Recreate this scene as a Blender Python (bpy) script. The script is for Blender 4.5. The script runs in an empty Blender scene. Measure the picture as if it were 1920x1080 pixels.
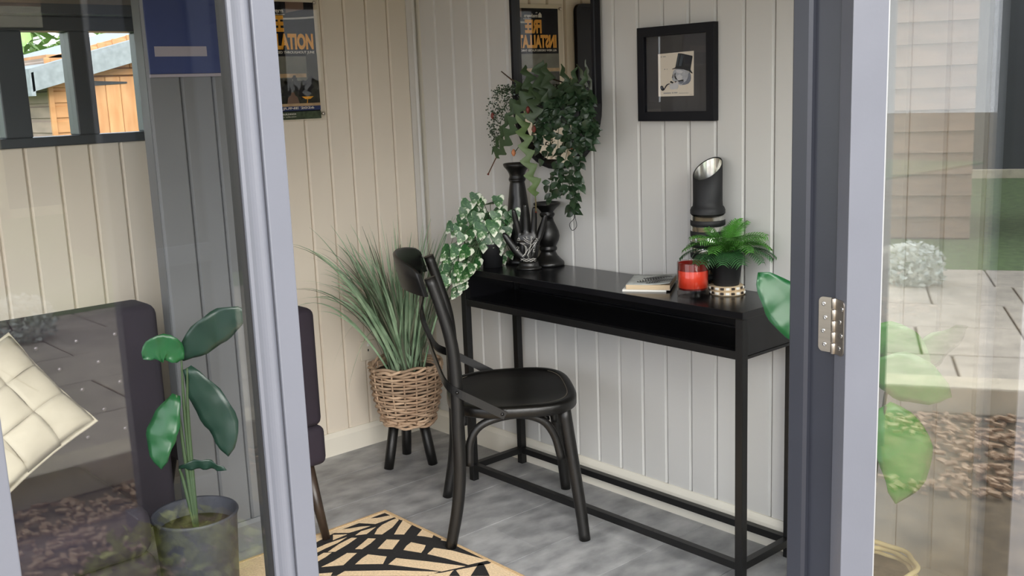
import bpy, bmesh, math, random
from mathutils import Vector, Matrix, noise
random.seed(7)
C = bpy.context.scene.collection
sc = bpy.context.scene
PI = math.pi
R_ = math.radians

# ---------------------------------------------------------------- camera, sky, sun, exposure
cam_d = bpy.data.cameras.new('camera'); cam = bpy.data.objects.new('camera', cam_d); C.objects.link(cam)
cam_d.sensor_width = 36; cam_d.lens = 36*1940.043/1920; cam_d.clip_start = .02; cam_d.clip_end = 200
cam.matrix_world = Matrix(((0.667356, -0.114959, 0.735812, 3.680000), (0.743770, 0.153254, -0.650630, -2.716000), (-0.037971, 0.981477, 0.187778, 1.500000), (0.000000, 0.000000, 0.000000, 1.000000)))
sc.camera = cam

w = bpy.data.worlds.new('world'); sc.world = w; w.use_nodes = True
nt = w.node_tree; nt.nodes.clear()
out = nt.nodes.new('ShaderNodeOutputWorld'); bg = nt.nodes.new('ShaderNodeBackground')
tc = nt.nodes.new('ShaderNodeTexCoord'); sep = nt.nodes.new('ShaderNodeSeparateXYZ')
rmp = nt.nodes.new('ShaderNodeValToRGB')                      # overcast sky: white low down, faintly blue overhead
nt.links.new(tc.outputs['Generated'], sep.inputs[0]); nt.links.new(sep.outputs[2], rmp.inputs[0])
rmp.color_ramp.elements[0].position = 0.0; rmp.color_ramp.elements[0].color = (.93, .95, 1, 1)
rmp.color_ramp.elements[1].position = .8; rmp.color_ramp.elements[1].color = (.84, .92, 1.06, 1)
nt.links.new(rmp.outputs[0], bg.inputs[0]); bg.inputs[1].default_value = 1.55
nt.links.new(bg.outputs[0], out.inputs[0])

sun_d = bpy.data.lights.new('sun', 'SUN'); sun = bpy.data.objects.new('sun', sun_d); C.objects.link(sun)
sun_d.energy = 2.6; sun_d.angle = R_(50); sun_d.color = (1, .95, .87)
sun.rotation_euler = Vector((-1, .38, -.62)).to_track_quat('-Z', 'Y').to_euler()

sc.view_settings.view_transform = 'Standard'; sc.view_settings.look = 'None'
sc.view_settings.gamma = 1; sc.view_settings.use_curve_mapping = False
sc.view_settings.exposure = 1.25
try:
    sc.cycles.use_denoising = True; sc.cycles.max_bounces = 14; sc.cycles.diffuse_bounces = 7
    sc.cycles.glossy_bounces = 5; sc.cycles.transparent_max_bounces = 16; sc.cycles.sample_clamp_indirect = 6
    sc.cycles.caustics_reflective = False; sc.cycles.caustics_refractive = False
except Exception: pass

# ---------------------------------------------------------------- materials
def srgb(r, g, b):
    f = lambda c: ((c/255+.055)/1.055)**2.4 if c > 10 else c/255/12.92
    return (f(r), f(g), f(b), 1)
def mat(name, col, rough=.5, metal=0, var=.0, vscale=6, bump=0, bscale=60, spec=.5, stretch=None, col2=None, sub=0, detail=4, obj_var=0):
    m = bpy.data.materials.new(name); m.use_nodes = True; n = m.node_tree; b = n.nodes['Principled BSDF']
    b.inputs['Roughness'].default_value = rough; b.inputs['Metallic'].default_value = metal
    b.inputs['Specular IOR Level'].default_value = spec; b.inputs['Base Color'].default_value = col
    t = n.nodes.new('ShaderNodeTexCoord'); mp = n.nodes.new('ShaderNodeMapping'); n.links.new(t.outputs['Object'], mp.inputs[0])
    if stretch: mp.inputs['Scale'].default_value = stretch
    last = None
    if var or col2:
        nz = n.nodes.new('ShaderNodeTexNoise'); nz.inputs['Scale'].default_value = vscale; nz.inputs['Detail'].default_value = detail
        n.links.new(mp.outputs[0], nz.inputs[0])
        cr = n.nodes.new('ShaderNodeValToRGB'); n.links.new(nz.outputs[0], cr.inputs[0])
        cr.color_ramp.elements[0].position = .3; cr.color_ramp.elements[1].position = .7
        c2 = col2 if col2 else tuple(min(1, c*(1+var)) for c in col[:3])+(1,)
        c1 = col if col2 else tuple(c*(1-var) for c in col[:3])+(1,)
        cr.color_ramp.elements[0].color = c1; cr.color_ramp.elements[1].color = c2
        last = cr.outputs[0]
    if obj_var:
        oi = n.nodes.new('ShaderNodeObjectInfo'); hv = n.nodes.new('ShaderNodeHueSaturation')
        mr = n.nodes.new('ShaderNodeMapRange'); mr.inputs[3].default_value = 1-obj_var; mr.inputs[4].default_value = 1+obj_var
        n.links.new(oi.outputs['Random'], mr.inputs[0]); n.links.new(mr.outputs[0], hv.inputs['Value'])
        if last is not None: n.links.new(last, hv.inputs['Color'])
        else: hv.inputs['Color'].default_value = col
        last = hv.outputs[0]
    if last is not None: n.links.new(last, b.inputs['Base Color'])
    if bump:
        nb = n.nodes.new('ShaderNodeTexNoise'); nb.inputs['Scale'].default_value = bscale; nb.inputs['Detail'].default_value = 3
        n.links.new(mp.outputs[0], nb.inputs[0])
        bp = n.nodes.new('ShaderNodeBump'); bp.inputs['Strength'].default_value = bump; bp.inputs['Distance'].default_value = .004
        n.links.new(nb.outputs[0], bp.inputs['Height']); n.links.new(bp.outputs[0], b.inputs['Normal'])
    if sub: b.inputs['Subsurface Weight'].default_value = sub; b.inputs['Subsurface Radius'].default_value = (.02, .01, .005)
    return m
def glass_mat(name, tint=(1, 1, 1, 1), ior=1.5, gain=1.0):          # thin pane: lets light straight through and mirrors by angle
    m = bpy.data.materials.new(name); m.use_nodes = True; n = m.node_tree; n.nodes.clear()
    o = n.nodes.new('ShaderNodeOutputMaterial'); mx = n.nodes.new('ShaderNodeMixShader')
    tr = n.nodes.new('ShaderNodeBsdfTransparent'); tr.inputs[0].default_value = tint
    gl = n.nodes.new('ShaderNodeBsdfGlossy'); gl.inputs['Roughness'].default_value = .0
    lw = n.nodes.new('ShaderNodeLayerWeight'); lw.inputs[0].default_value = .5
    pw = n.nodes.new('ShaderNodeMath'); pw.operation = 'POWER'; pw.inputs[1].default_value = 5
    f0 = min(.9, gain*((ior-1)/(ior+1))**2)
    ml = n.nodes.new('ShaderNodeMath'); ml.operation = 'MULTIPLY_ADD'; ml.use_clamp = True; ml.inputs[1].default_value = 1-f0; ml.inputs[2].default_value = f0
    n.links.new(lw.outputs['Facing'], pw.inputs[0]); n.links.new(pw.outputs[0], ml.inputs[0]); n.links.new(ml.outputs[0], mx.inputs[0])
    n.links.new(tr.outputs[0], mx.inputs[1]); n.links.new(gl.outputs[0], mx.inputs[2]); n.links.new(mx.outputs[0], o.inputs[0])
    return m
M = {}
M['wall'] = mat('cream_paint', srgb(222, 212, 197), .55, var=.02, vscale=3, bump=.04, bscale=40)
M['wallb'] = mat('pale_grey_paint', srgb(205, 204, 201), .5, var=.02, vscale=3, bump=.04, bscale=40)
M['trim'] = mat('white_trim_paint', srgb(226, 221, 208), .45, var=.02, vscale=5)
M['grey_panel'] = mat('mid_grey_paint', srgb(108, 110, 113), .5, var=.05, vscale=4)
M['ceil'] = mat('ceiling_paint', srgb(200, 190, 172), .7, var=.02)
M['leafpaint'] = mat('pale_blue_grey_paint', srgb(99, 101, 109), .38, var=.03, vscale=9, bump=.05, bscale=120)
M['frame'] = mat('slate_blue_paint', srgb(44, 46, 54), .36, var=.05, vscale=9, bump=.04, bscale=120)
M['darkframe'] = mat('dark_grey_paint', srgb(62, 66, 70), .4, var=.06)
M['rubber'] = mat('black_rubber', srgb(20, 20, 22), .6)
M['gasket'] = mat('white_sealant', srgb(150, 150, 150), .5)
M['steel'] = mat('brushed_steel', srgb(190, 182, 172), .34, 1, var=.12, vscale=5, stretch=(1, 1, 18))
M['screw'] = mat('screw_steel', srgb(215, 215, 215), .25, 1)
M['black'] = mat('black_table_paint', srgb(17, 17, 20), .23, var=.15, vscale=30)
M['blackframe'] = mat('black_metal', srgb(15, 15, 16), .42, var=.2, vscale=40, bump=.05, bscale=200)
M['blackwood'] = mat('black_stained_wood', srgb(14, 13, 12), .44, var=.45, vscale=14, stretch=(4, 4, .8), bump=.15, bscale=90)
M['seatwood'] = mat('black_seat_wood', srgb(13, 12, 11), .38, var=.45, vscale=18, stretch=(6, 1, 1), bump=.12, bscale=90)
M['wear'] = mat('worn_edge', srgb(105, 98, 88), .5)
M['satin'] = mat('satin_black', srgb(15, 15, 15), .36, var=.12, vscale=20)
M['matteblack'] = mat('matte_black', srgb(24, 25, 28), .6, var=.1, vscale=30)
M['navy'] = mat('navy_black_frame', srgb(12, 13, 20), .5, var=.06, spec=.3)
M['mirror'] = mat('mirror_silver', (.86, .84, .79, 1), .0, 1)
M['silver'] = mat('mottled_mirror_glass', srgb(222, 222, 218), .2, 1, var=.2, vscale=40)
M['paper'] = mat('cream_paper', srgb(226, 216, 200), .7)
M['mount'] = mat('charcoal_card', srgb(66, 64, 64), .7)
M['ink'] = mat('black_ink', srgb(26, 28, 32), .6); M['hatmid'] = mat('hat_sheen', srgb(62, 70, 78), .6)
M['bone1'] = mat('grey_print_light', srgb(176, 178, 184), .7, var=.12, vscale=90)
M['bone2'] = mat('grey_print_mid', srgb(118, 122, 134), .7, var=.15, vscale=90)
M['bone3'] = mat('grey_print_pale', srgb(204, 204, 206), .7, var=.05, vscale=90)
M['glass'] = glass_mat('pane_glass', (.97, .98, .975, 1), 1.6, .85)
M['dglass'] = glass_mat('door_glass', (.98, .985, .98, 1), 1.6, 3.5)
M['pglass'] = glass_mat('picture_glass', (1, 1, 1, 1), 1.5, .7)
M['wglass'] = glass_mat('window_glass', (.97, .98, .97, 1), 1.5, .7)
M['cglass'] = glass_mat('tumbler_glass', (.97, .93, .92, 1), 1.45, 1.0)
M['red'] = mat('red_wax', srgb(240, 74, 46), .45, var=.05, sub=.1)
M['darkred'] = mat('dark_red_lacquer', srgb(110, 22, 16), .3)
M['rug'] = mat('beige_weave', srgb(222, 196, 160), .95, var=.14, vscale=150, bump=.9, bscale=260)
M['rugblack'] = mat('black_weave', srgb(22, 20, 20), .95, var=.3, vscale=150, bump=.9, bscale=260)
M['rugedge'] = mat('tan_binding', srgb(196, 166, 126), .95, var=.12, vscale=150, bump=.6, bscale=260)
M['purple'] = mat('aubergine_velvet', srgb(33, 25, 36), .85, var=.16, vscale=8, bump=.03, bscale=220)
M['button'] = mat('glint_button', srgb(110, 104, 110), .25, .5)
M['canvas'] = mat('cream_canvas', srgb(182, 174, 156), .9, var=.05, vscale=14, bump=.35, bscale=18)
M['darkleg'] = mat('dark_leg_wood', srgb(46, 36, 29), .4, var=.4, vscale=12, stretch=(5, 5, .6))
M['wicker'] = mat('grey_willow', srgb(150, 122, 98), .7, var=.22, vscale=12, col2=srgb(196, 170, 144), bump=.2, bscale=90, obj_var=.3)
M['wicker2'] = mat('pale_willow', srgb(210, 190, 140), .7, var=.2, vscale=12, obj_var=.1)
M['grass'] = mat('sage_grass_blade', srgb(98, 128, 98), .5, var=.2, vscale=12, col2=srgb(160, 184, 152), obj_var=.22)
M['grassdry'] = mat('olive_grass_blade', srgb(92, 98, 80), .5, var=.2, vscale=12, obj_var=.2)
M['fern'] = mat('fresh_fern', srgb(78, 138, 54), .45, var=.25, vscale=20, obj_var=.3)
M['ferndark'] = mat('dark_fern', srgb(46, 88, 48), .45, var=.25, vscale=20, obj_var=.25)
M['vine'] = mat('dark_vine_leaf', srgb(40, 60, 40), .34, var=.35, vscale=22, obj_var=.35)
M['cactus'] = mat('fishbone_green', srgb(50, 70, 42), .5, var=.18, vscale=20, obj_var=.2)
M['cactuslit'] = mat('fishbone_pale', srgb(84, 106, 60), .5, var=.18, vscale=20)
M['stem'] = mat('brown_stem', srgb(84, 66, 50), .6); M['gstem'] = mat('green_stem', srgb(58, 78, 48), .6)
M['bud'] = mat('red_bud', srgb(112, 48, 40), .55, var=.2, vscale=40); M['peach'] = mat('peach_bud', srgb(196, 128, 88), .55)
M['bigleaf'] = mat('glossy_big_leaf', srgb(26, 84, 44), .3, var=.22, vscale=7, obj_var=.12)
M['biglight'] = mat('glare_lightened_leaf', srgb(74, 138, 62), .3, var=.22, vscale=7, obj_var=.12)  # green lightened to paint in the glass reflection lying over these leaves
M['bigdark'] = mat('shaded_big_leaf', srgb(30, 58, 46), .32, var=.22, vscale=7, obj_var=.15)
M['soil'] = mat('dark_soil', srgb(52, 42, 34), .95, var=.5, vscale=60, bump=.8, bscale=80)
M['planter'] = mat('hammered_charcoal', srgb(56, 58, 66), .5, var=.2, vscale=16, bump=1, bscale=22)
M['pages'] = mat('book_pages', srgb(206, 184, 152), .8, var=.1, vscale=30, stretch=(1, 1, 60))
M['white'] = mat('white_card', srgb(236, 234, 228), .5)
M['plank'] = mat('grey_stone_vinyl', srgb(116, 117, 119), .40, var=.2, vscale=9, col2=srgb(168, 168, 169), stretch=(1.5, .8, 1), bump=.12, bscale=26, obj_var=.08, detail=12)
M['subfloor'] = mat('pale_joint', srgb(235, 235, 233), .6)
M['postdark'] = mat('poster_navy', srgb(20, 20, 29), .6, spec=.2); M['orange'] = mat('poster_orange', srgb(248, 176, 60), .5)
M['pink'] = mat('poster_blush', srgb(120, 96, 84), .5); M['posttext'] = mat('poster_white', srgb(226, 222, 214), .5)
M['photo1'] = mat('poster_photo_grey', srgb(112, 112, 104), .5, var=.3, vscale=14); M['photo2'] = mat('poster_photo_dark', srgb(46, 46, 42), .5, var=.5, vscale=40)
M['photo3'] = mat('poster_photo_sand', srgb(186, 158, 124), .5, var=.2, vscale=30); M['photo4'] = mat('poster_photo_green', srgb(62, 74, 56), .5, var=.5, vscale=60)
M['acrylic'] = glass_mat('acrylic_sheet', (.98, .98, .97, 1), 1.45, .35)
M['signnavy'] = mat('sign_navy', srgb(40, 54, 104), .4, var=.06); M['signbar'] = mat('sign_bar', srgb(150, 144, 154), .5)
M['plastic'] = mat('white_plastic', srgb(214, 206, 190), .4)
M['orangewood'] = mat('orange_cladding', srgb(168, 116, 72), .6, var=.2, vscale=6, stretch=(3, 3, .7), col2=srgb(188, 142, 98), obj_var=.1)
M['orangeh'] = mat('orange_shiplap', srgb(162, 114, 70), .6, var=.2, vscale=6, stretch=(3, .7, 3), col2=srgb(184, 136, 92), obj_var=.1)
M['greywood'] = mat('weathered_cladding', srgb(140, 122, 110), .75, var=.2, vscale=6, stretch=(.6, 3, 3), obj_var=.1)
M['brownwood'] = mat('brown_feather_edge', srgb(142, 116, 94), .75, var=.25, vscale=6, stretch=(3, .6, 3), obj_var=.12)
M['palewood'] = mat('pale_timber', srgb(222, 208, 180), .7, var=.15, vscale=8)
M['felt'] = mat('grey_roof_felt', srgb(128, 134, 138), .9, var=.15, vscale=30); M['iron'] = mat('black_iron', srgb(40, 40, 42), .5)
M['lawn'] = mat('lawn_green', srgb(106, 128, 78), .9, var=.3, vscale=12, bump=.6, bscale=90)
M['earth'] = mat('garden_earth', srgb(116, 100, 76), .95, var=.35, vscale=9, bump=.6, bscale=30)
M['slab'] = mat('buff_paving', srgb(196, 184, 164), .85, var=.16, vscale=7, bump=.3, bscale=40, obj_var=.08)
M['bark'] = mat('bark_chip', srgb(150, 116, 84), .9, var=.45, vscale=30, col2=srgb(206, 178, 146))
M['hedge'] = mat('hedge_leaf', srgb(96, 132, 58), .6, var=.45, vscale=5); M['tree'] = mat('tree_leaf', srgb(120, 150, 84), .6, var=.4, vscale=3)
M['yellowleaf'] = mat('yellow_green_leaf', srgb(168, 170, 78), .6, var=.3, vscale=20); M['silverbush'] = mat('silver_foliage', srgb(206, 212, 200), .7, var=.2, vscale=20)

def ivy_mat():                                                     # cream-edged green leaf: colour follows distance from the leaf's midrib
    m = mat('variegated_ivy', srgb(60, 110, 64), .4); n = m.node_tree; b = n.nodes['Principled BSDF']
    t = n.nodes.new('ShaderNodeTexCoord'); nz = n.nodes.new('ShaderNodeTexNoise'); nz.inputs['Scale'].default_value = 2.4; nz.inputs['Distortion'].default_value = .8; nz.inputs['Detail'].default_value = 3
    n.links.new(t.outputs['Object'], nz.inputs[0])
    at = n.nodes.new('ShaderNodeAttribute'); at.attribute_name = 'rim'
    ad = n.nodes.new('ShaderNodeMath'); ad.operation = 'MULTIPLY_ADD'; ad.inputs[1].default_value = .30
    n.links.new(at.outputs['Fac'], ad.inputs[0])
    sb = n.nodes.new('ShaderNodeMath'); sb.operation = 'MULTIPLY_ADD'; sb.inputs[1].default_value = 2.6; sb.inputs[2].default_value = -.98
    n.links.new(nz.outputs[0], sb.inputs[0]); n.links.new(sb.outputs[0], ad.inputs[2])
    cr = n.nodes.new('ShaderNodeValToRGB'); n.links.new(ad.outputs[0], cr.inputs[0])
    cr.color_ramp.elements[0].position = .34; cr.color_ramp.elements[0].color = srgb(36, 84, 42)
    cr.color_ramp.elements[1].position = .79; cr.color_ramp.elements[1].color = srgb(220, 226, 208)
    e = cr.color_ramp.elements.new(.56); e.color = srgb(74, 120, 64)
    oi = n.nodes.new('ShaderNodeObjectInfo'); hv = n.nodes.new('ShaderNodeHueSaturation'); mr = n.nodes.new('ShaderNodeMapRange')
    mr.inputs[3].default_value = .72; mr.inputs[4].default_value = 1.1
    n.links.new(oi.outputs['Random'], mr.inputs[0]); n.links.new(mr.outputs[0], hv.inputs['Value']); n.links.new(cr.outputs[0], hv.inputs['Color'])
    n.links.new(hv.outputs[0], b.inputs['Base Color'])
    return m
M['ivy'] = ivy_mat()

# ---------------------------------------------------------------- mesh helpers
class MB:
    def __init__(s): s.v = []; s.f = []; s.sm = []
    def add(s, vs, fs, smooth=False):
        o = len(s.v); s.v += [tuple(v) for v in vs]; s.f += [tuple(i+o for i in f) for f in fs]; s.sm += [smooth]*len(fs); return s
    def box(s, a, b, mtx=None):
        (x0, y0, z0), (x1, y1, z1) = a, b
        vs = [(x, y, z) for z in (z0, z1) for y in (y0, y1) for x in (x0, x1)]
        if mtx: vs = [mtx @ Vector(v) for v in vs]
        return s.add(vs, [(0, 2, 3, 1), (4, 5, 7, 6), (0, 1, 5, 4), (2, 6, 7, 3), (0, 4, 6, 2), (1, 3, 7, 5)])
    def bar(s, p, q, wx, wy, up=(0, 0, 1)):                      # square bar between two points
        p, q = Vector(p), Vector(q); d = (q-p).normalized(); u = Vector(up)
        if abs(d.dot(u)) > .99: u = Vector((1, 0, 0))
        r = d.cross(u).normalized(); u = r.cross(d)
        vs = [c + r*a*wx/2 + u*b*wy/2 for c in (p, q) for a, b in ((-1, -1), (1, -1), (1, 1), (-1, 1))]
        return s.add(vs, [(0, 1, 2, 3)[::-1], (4, 5, 6, 7), (0, 1, 5, 4), (1, 2, 6, 5), (2, 3, 7, 6), (3, 0, 4, 7)])
    def tube(s, pts, rad, n=8, cap=True, flat=1.0, closed=False, up0=None):
        pts = [Vector(p) for p in pts]; N = len(pts)
        rad = rad if isinstance(rad, (list, tuple)) else [rad]*N
        vs = []; prev = None
        for i, p in enumerate(pts):
            if closed: d = (pts[(i+1) % N]-pts[i-1]).normalized()
            else: d = (pts[min(i+1, N-1)]-pts[max(i-1, 0)]).normalized()
            if prev is None:
                u = Vector(up0) if up0 else Vector((0, 0, 1))
                if abs(d.dot(u)) > .95: u = Vector((1, 0, 0))
            else: u = prev
            r = d.cross(u).normalized(); u = r.cross(d).normalized(); prev = u
            for k in range(n):
                a = 2*PI*k/n; vs.append(p + r*math.cos(a)*rad[i] + u*math.sin(a)*rad[i]*flat)
        fs = []
        for i in range(N if closed else N-1):
            j = (i+1) % N
            for k in range(n): fs.append((i*n+k, i*n+(k+1) % n, j*n+(k+1) % n, j*n+k))
        s.add(vs, fs, True)
        if cap and not closed:
            o = len(s.v)-len(vs); s.f += [tuple(o+k for k in range(n))[::-1], tuple(o+(N-1)*n+k for k in range(n))]; s.sm += [False]*2
        return s
    def lathe(s, prof, n=28, c=(0, 0, 0), cap=True, sx=1, sy=1, smooth=True):
        vs = []
        for r, z in prof:
            for k in range(n): a = 2*PI*k/n; vs.append((c[0]+r*math.cos(a)*sx, c[1]+r*math.sin(a)*sy, c[2]+z))
        fs = [(i*n+k, i*n+(k+1) % n, (i+1)*n+(k+1) % n, (i+1)*n+k) for i in range(len(prof)-1) for k in range(n)]
        s.add(vs, fs, smooth)
        if cap:
            o = len(s.v)-len(vs); N = len(prof)
            s.f += [tuple(o+k for k in range(n))[::-1], tuple(o+(N-1)*n+k for k in range(n))]; s.sm += [False]*2
        return s
    def prism(s, poly, f, h0, h1):                                # polygon (u,v) swept from height h0 to h1; f maps (u,v,h) to a point
        n = len(poly); vs = [f(u, v, h0) for u, v in poly]+[f(u, v, h1) for u, v in poly]
        return s.add(vs, [tuple(range(n))[::-1], tuple(range(n, 2*n))]+[(i, (i+1) % n, n+(i+1) % n, n+i) for i in range(n)])
    def grid(s, rows, smooth=True):
        n = len(rows[0]); vs = [p for r in rows for p in r]
        return s.add(vs, [(i*n+k, i*n+k+1, (i+1)*n+k+1, (i+1)*n+k) for i in range(len(rows)-1) for k in range(n-1)], smooth)
    def mesh(s, name, m, fix=True, bevel=0, seg=2):
        me = bpy.data.meshes.new(name); me.from_pydata(s.v, [], s.f)
        for p, q in zip(me.polygons, s.sm): p.use_smooth = q
        if fix or bevel:
            bm = bmesh.new(); bm.from_mesh(me)
            if fix: bmesh.ops.recalc_face_normals(bm, faces=bm.faces)
            if bevel:
                es = [e for e in bm.edges if len(e.link_faces) == 2 and e.calc_face_angle(0) > .6]
                bmesh.ops.bevel(bm, geom=es, offset=bevel, segments=seg, affect='EDGES', profile=.5, clamp_overlap=True)
            bm.to_mesh(me); bm.free()
        me.materials.append(M[m] if isinstance(m, str) else m); return me
    def obj(s, name, m, parent=None, bevel=0, seg=2, loc=None, rotz=0, fix=True):
        return link(name, s.mesh(name, m, fix, bevel, seg), parent, loc, rotz)
def link(name, me, parent=None, loc=None, rotz=0, mtx=None):
    o = bpy.data.objects.new(name, me); C.objects.link(o)
    if parent: o.parent = parent
    if mtx is not None: o.matrix_local = mtx
    else:
        if loc: o.location = loc
        if rotz: o.rotation_euler = (0, 0, rotz)
    return o
def thing(name, label, cat, loc=(0, 0, 0), rotz=0, group=None):
    o = bpy.data.objects.new(name, None); C.objects.link(o); o.empty_display_size = .05
    o.location = loc; o.rotation_euler = (0, 0, rotz); return tag(o, label, cat, group)
def tag(o, label, cat, group=None, kind=None):
    o['label'] = label; o['category'] = cat
    if group: o['group'] = group
    if kind: o['kind'] = kind
    return o
def struct(o, label, cat): return tag(o, label, cat, kind='structure')
def text_mesh(body, size, m, sx=1.0, bold=0.0, align='LEFT', depth=.0003):
    cu = bpy.data.curves.new('t', 'FONT'); cu.body = body; cu.size = size; cu.align_x = align; cu.offset = bold; cu.extrude = depth
    cu.resolution_u = 3
    ob = bpy.data.objects.new('t', cu); C.objects.link(ob)
    dg = bpy.context.evaluated_depsgraph_get(); me = bpy.data.meshes.new_from_object(ob.evaluated_get(dg))
    bpy.data.objects.remove(ob); bpy.data.curves.remove(cu)
    for v in me.vertices: v.co.x *= sx
    me.materials.clear(); me.materials.append(M[m]); return me
def bez(pts, n=10):                                               # smooth path through control points (Catmull-Rom)
    P = [Vector(p) for p in pts]; P = [P[0]*2-P[1]]+P+[P[-1]*2-P[-2]]; out = []
    for i in range(1, len(P)-2):
        for k in range(n):
            t = k/n; a, b, c, d = P[i-1], P[i], P[i+1], P[i+2]
            out.append(.5*((2*b)+(c-a)*t+(2*a-5*b+4*c-d)*t*t+(3*b-a-3*c+d)*t**3))
    return out+[P[-2]]
def blade_mesh(path, widths, side, fold=.15, name='leaf', m='vine', across=2, wave=0):
    # a leaf blade: midrib along path, half-width per point, side = rough sideways direction
    path = [Vector(p) for p in path]; N = len(path); rows = []; rim = []
    for i, p in enumerate(path):
        d = (path[min(i+1, N-1)]-path[max(i-1, 0)]).normalized(); s = Vector(side); s = (s-d*s.dot(d)).normalized(); nrm = s.cross(d)
        r = []
        for k in range(-across, across+1):
            t = k/across; wv = math.sin(i*1.7+(k > 0)*1.1)*wave*abs(t)
            r.append(p+s*widths[i]*t+nrm*(abs(t)*widths[i]*fold+wv)); rim.append(abs(t) if 0 < i < N-1 else 1)
        rows.append(r)
    mb = MB().grid(rows); me = mb.mesh(name, m, fix=False)
    at = me.attributes.new('rim', 'FLOAT', 'POINT')
    for i, v in enumerate(rim): at.data[i].value = v
    return me
# ================================================================ the setting
H_ = 2.35
bd_cache = {}
def board_mesh(w, h, t=.012):
    k = (round(w, 4), round(h, 3))
    if k not in bd_cache:
        g = .0014; c = .0075
        poly = [(-w/2+g, 0), (-w/2+g, t-c), (-w/2+g+c*.8, t), (w/2-g-c*.8, t), (w/2-g, t-c), (w/2-g, 0)]
        bd_cache[k] = MB().prism(poly, lambda u, v, hh: (u, v, hh), 0, h).mesh('board', 'wall')
    return bd_cache[k]
def boards(parent, y_dir, m, spans, z0, z1, holes=()):
    # y_dir: function (s) -> (x, y, rotation) of the board whose middle is at s along the wall
    for a, b in spans:
        s = (a+b)/2; segs = [(z0, z1)]
        for (ha, hb, hz0, hz1) in holes:
            if a < hb-.001 and b > ha+.001: segs = [(z0, hz0), (hz1, z1)]
        for (c, d) in segs:
            me = board_mesh(b-a, d-c)
            if me.materials[0] != M[m]:
                k = (me.name, m)
                if k not in bd_cache: bd_cache[k] = me.copy(); bd_cache[k].materials[0] = M[m]
                me = bd_cache[k]
            x, y, r = y_dir(s); link('board', me, parent, (x, y, c), r)

# back wall (plane x = 0), cream tongue-and-groove with a window
wb = MB(); W0, W1, Z0, Z1 = -2.02, -1.135, 1.372, 1.80
wb.box((-.09, -3.8, 0), (-.0125, W0, H_)); wb.box((-.09, W1, 0), (-.0125, .09, H_))
wb.box((-.09, W0, 0), (-.0125, W1, Z0)); wb.box((-.09, W0, Z1), (-.0125, W1, H_))
wall_back = struct(wb.obj('wall_back', 'trim'), 'cream boarded back wall with the poster and a small window', 'wall')
sp = []; y = -.102
sp.append((-.102, 0.0))
while y > -3.7: sp.append((y-.1077, y)); y -= .1077
sp = [(max(a, -3.8), b) for a, b in sp]
cut = []
for a, b in sp:                                                     # cut boards at the window's edges
    for e in (W0, W1):
        if a < e-.004 and b > e+.004: cut += [(a, e), (e, b)]; break
    else: cut.append((a, b))
boards(wall_back, lambda s: (-.012, s, -PI/2), 'wall', cut, 0, H_, [(W0, W1, Z0, Z1)])
# right wall (plane y = 0)
wall_right = struct(MB().box((-.0, .0125, 0), (2.66, .09, H_)).obj('wall_right', 'trim'), 'pale grey boarded wall behind the black console table', 'wall')
sp = [(1.297-.1105*k-.1105, 1.297-.1105*k) for k in range(11)]+[(1.297+.108*k, 1.297+.108*(k+1)) for k in range(13)]
sp = [(max(a, .012), min(b, 2.62)) for a, b in sp if b > .03 and a < 2.6]
boards(wall_right, lambda s: (s, .012, PI), 'wallb', sp, 0, H_)
# left wall with a wide opening added to let in daylight, ceiling, floor
wl = MB(); wl.box((-.09, -3.9, 0), (2.7, -3.8, .75)); wl.box((-.09, -3.9, 2.1), (2.7, -3.8, H_)); wl.box((-.09, -3.9, .75), (.35, -3.8, 2.1)); wl.box((2.4, -3.9, .75), (2.7, -3.8, 2.1))
struct(wl.obj('wall_left', 'wall'), 'plain cream side wall with an added wide opening that brightens the room, out of the photo on the left', 'wall')
struct(MB().box((-.1, -3.9, H_), (2.95, .1, H_+.08)).obj('ceiling', 'ceil'), 'cream ceiling above the boarded walls', 'ceiling')
floor = struct(MB().box((-.05, -3.85, -.1), (2.72, .05, -.0042)).obj('floor', 'subfloor'), 'grey stone-look vinyl plank floor', 'floor')
pk = {}
PW = .2695
for i in range(10):
    x0 = 1.047-.2695*4+PW*i; x1 = min(x0+PW, 2.70)
    if x0 < 0: x0 = 0.0
    off = [.0, -.55, -.95, -.14, -.54, -.31, -.77, -.05, -.62, -.42][i]
    ys = off-.0; L = 1.22; y1 = 0.0; yy = off if off < -.02 else -L
    edges = [0.0]
    while yy > -3.8: edges.append(yy); yy -= L
    edges.append(-3.8)
    for a, b in zip(edges, edges[1:]):
        g = .0011
        me = MB().box((x0+g, b+g*.5, -.004), (x1-g, a-g*.5, 0)).mesh('plank', 'plank', bevel=.0006, seg=1)
        link('plank', me, floor)
def skirting(name, a, b, n, label):                                # moulded skirting from a to b, n = direction into the room
    a, b, n = Vector(a), Vector(b), Vector(n)
    prof = [(0, 0), (.016, 0), (.016, .078), (.012, .088), (.008, .095), (.006, .098), (0, .098)]
    mb = MB(); vs = [a+n*u+Vector((0, 0, v)) for u, v in prof]+[b+n*u+Vector((0, 0, v)) for u, v in prof]; k = len(prof)
    mb.add(vs, [tuple(range(k))[::-1], tuple(range(k, 2*k))]+[(i, (i+1) % k, k+(i+1) % k, k+i) for i in range(k)])
    return struct(mb.obj(name, 'trim'), label, 'skirting')
skirting('baseboard_back', (0, -3.8, 0), (0, 0, 0), (1, 0, 0), 'cream skirting board along the back wall behind the basket')
skirting('baseboard_right', (.016, 0, 0), (2.6, 0, 0), (0, -1, 0), 'white skirting board behind the feet of the console table')
tr = MB().box((0, -.006, .098), (.052, 0, H_)); tr.tube([(.052, -.006, .098), (.052, -.006, H_)], .009, 10)
struct(tr.obj('trim_1', 'wallb', bevel=.002), 'narrow upright trim with a rounded bead in the corner', 'trim')

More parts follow.
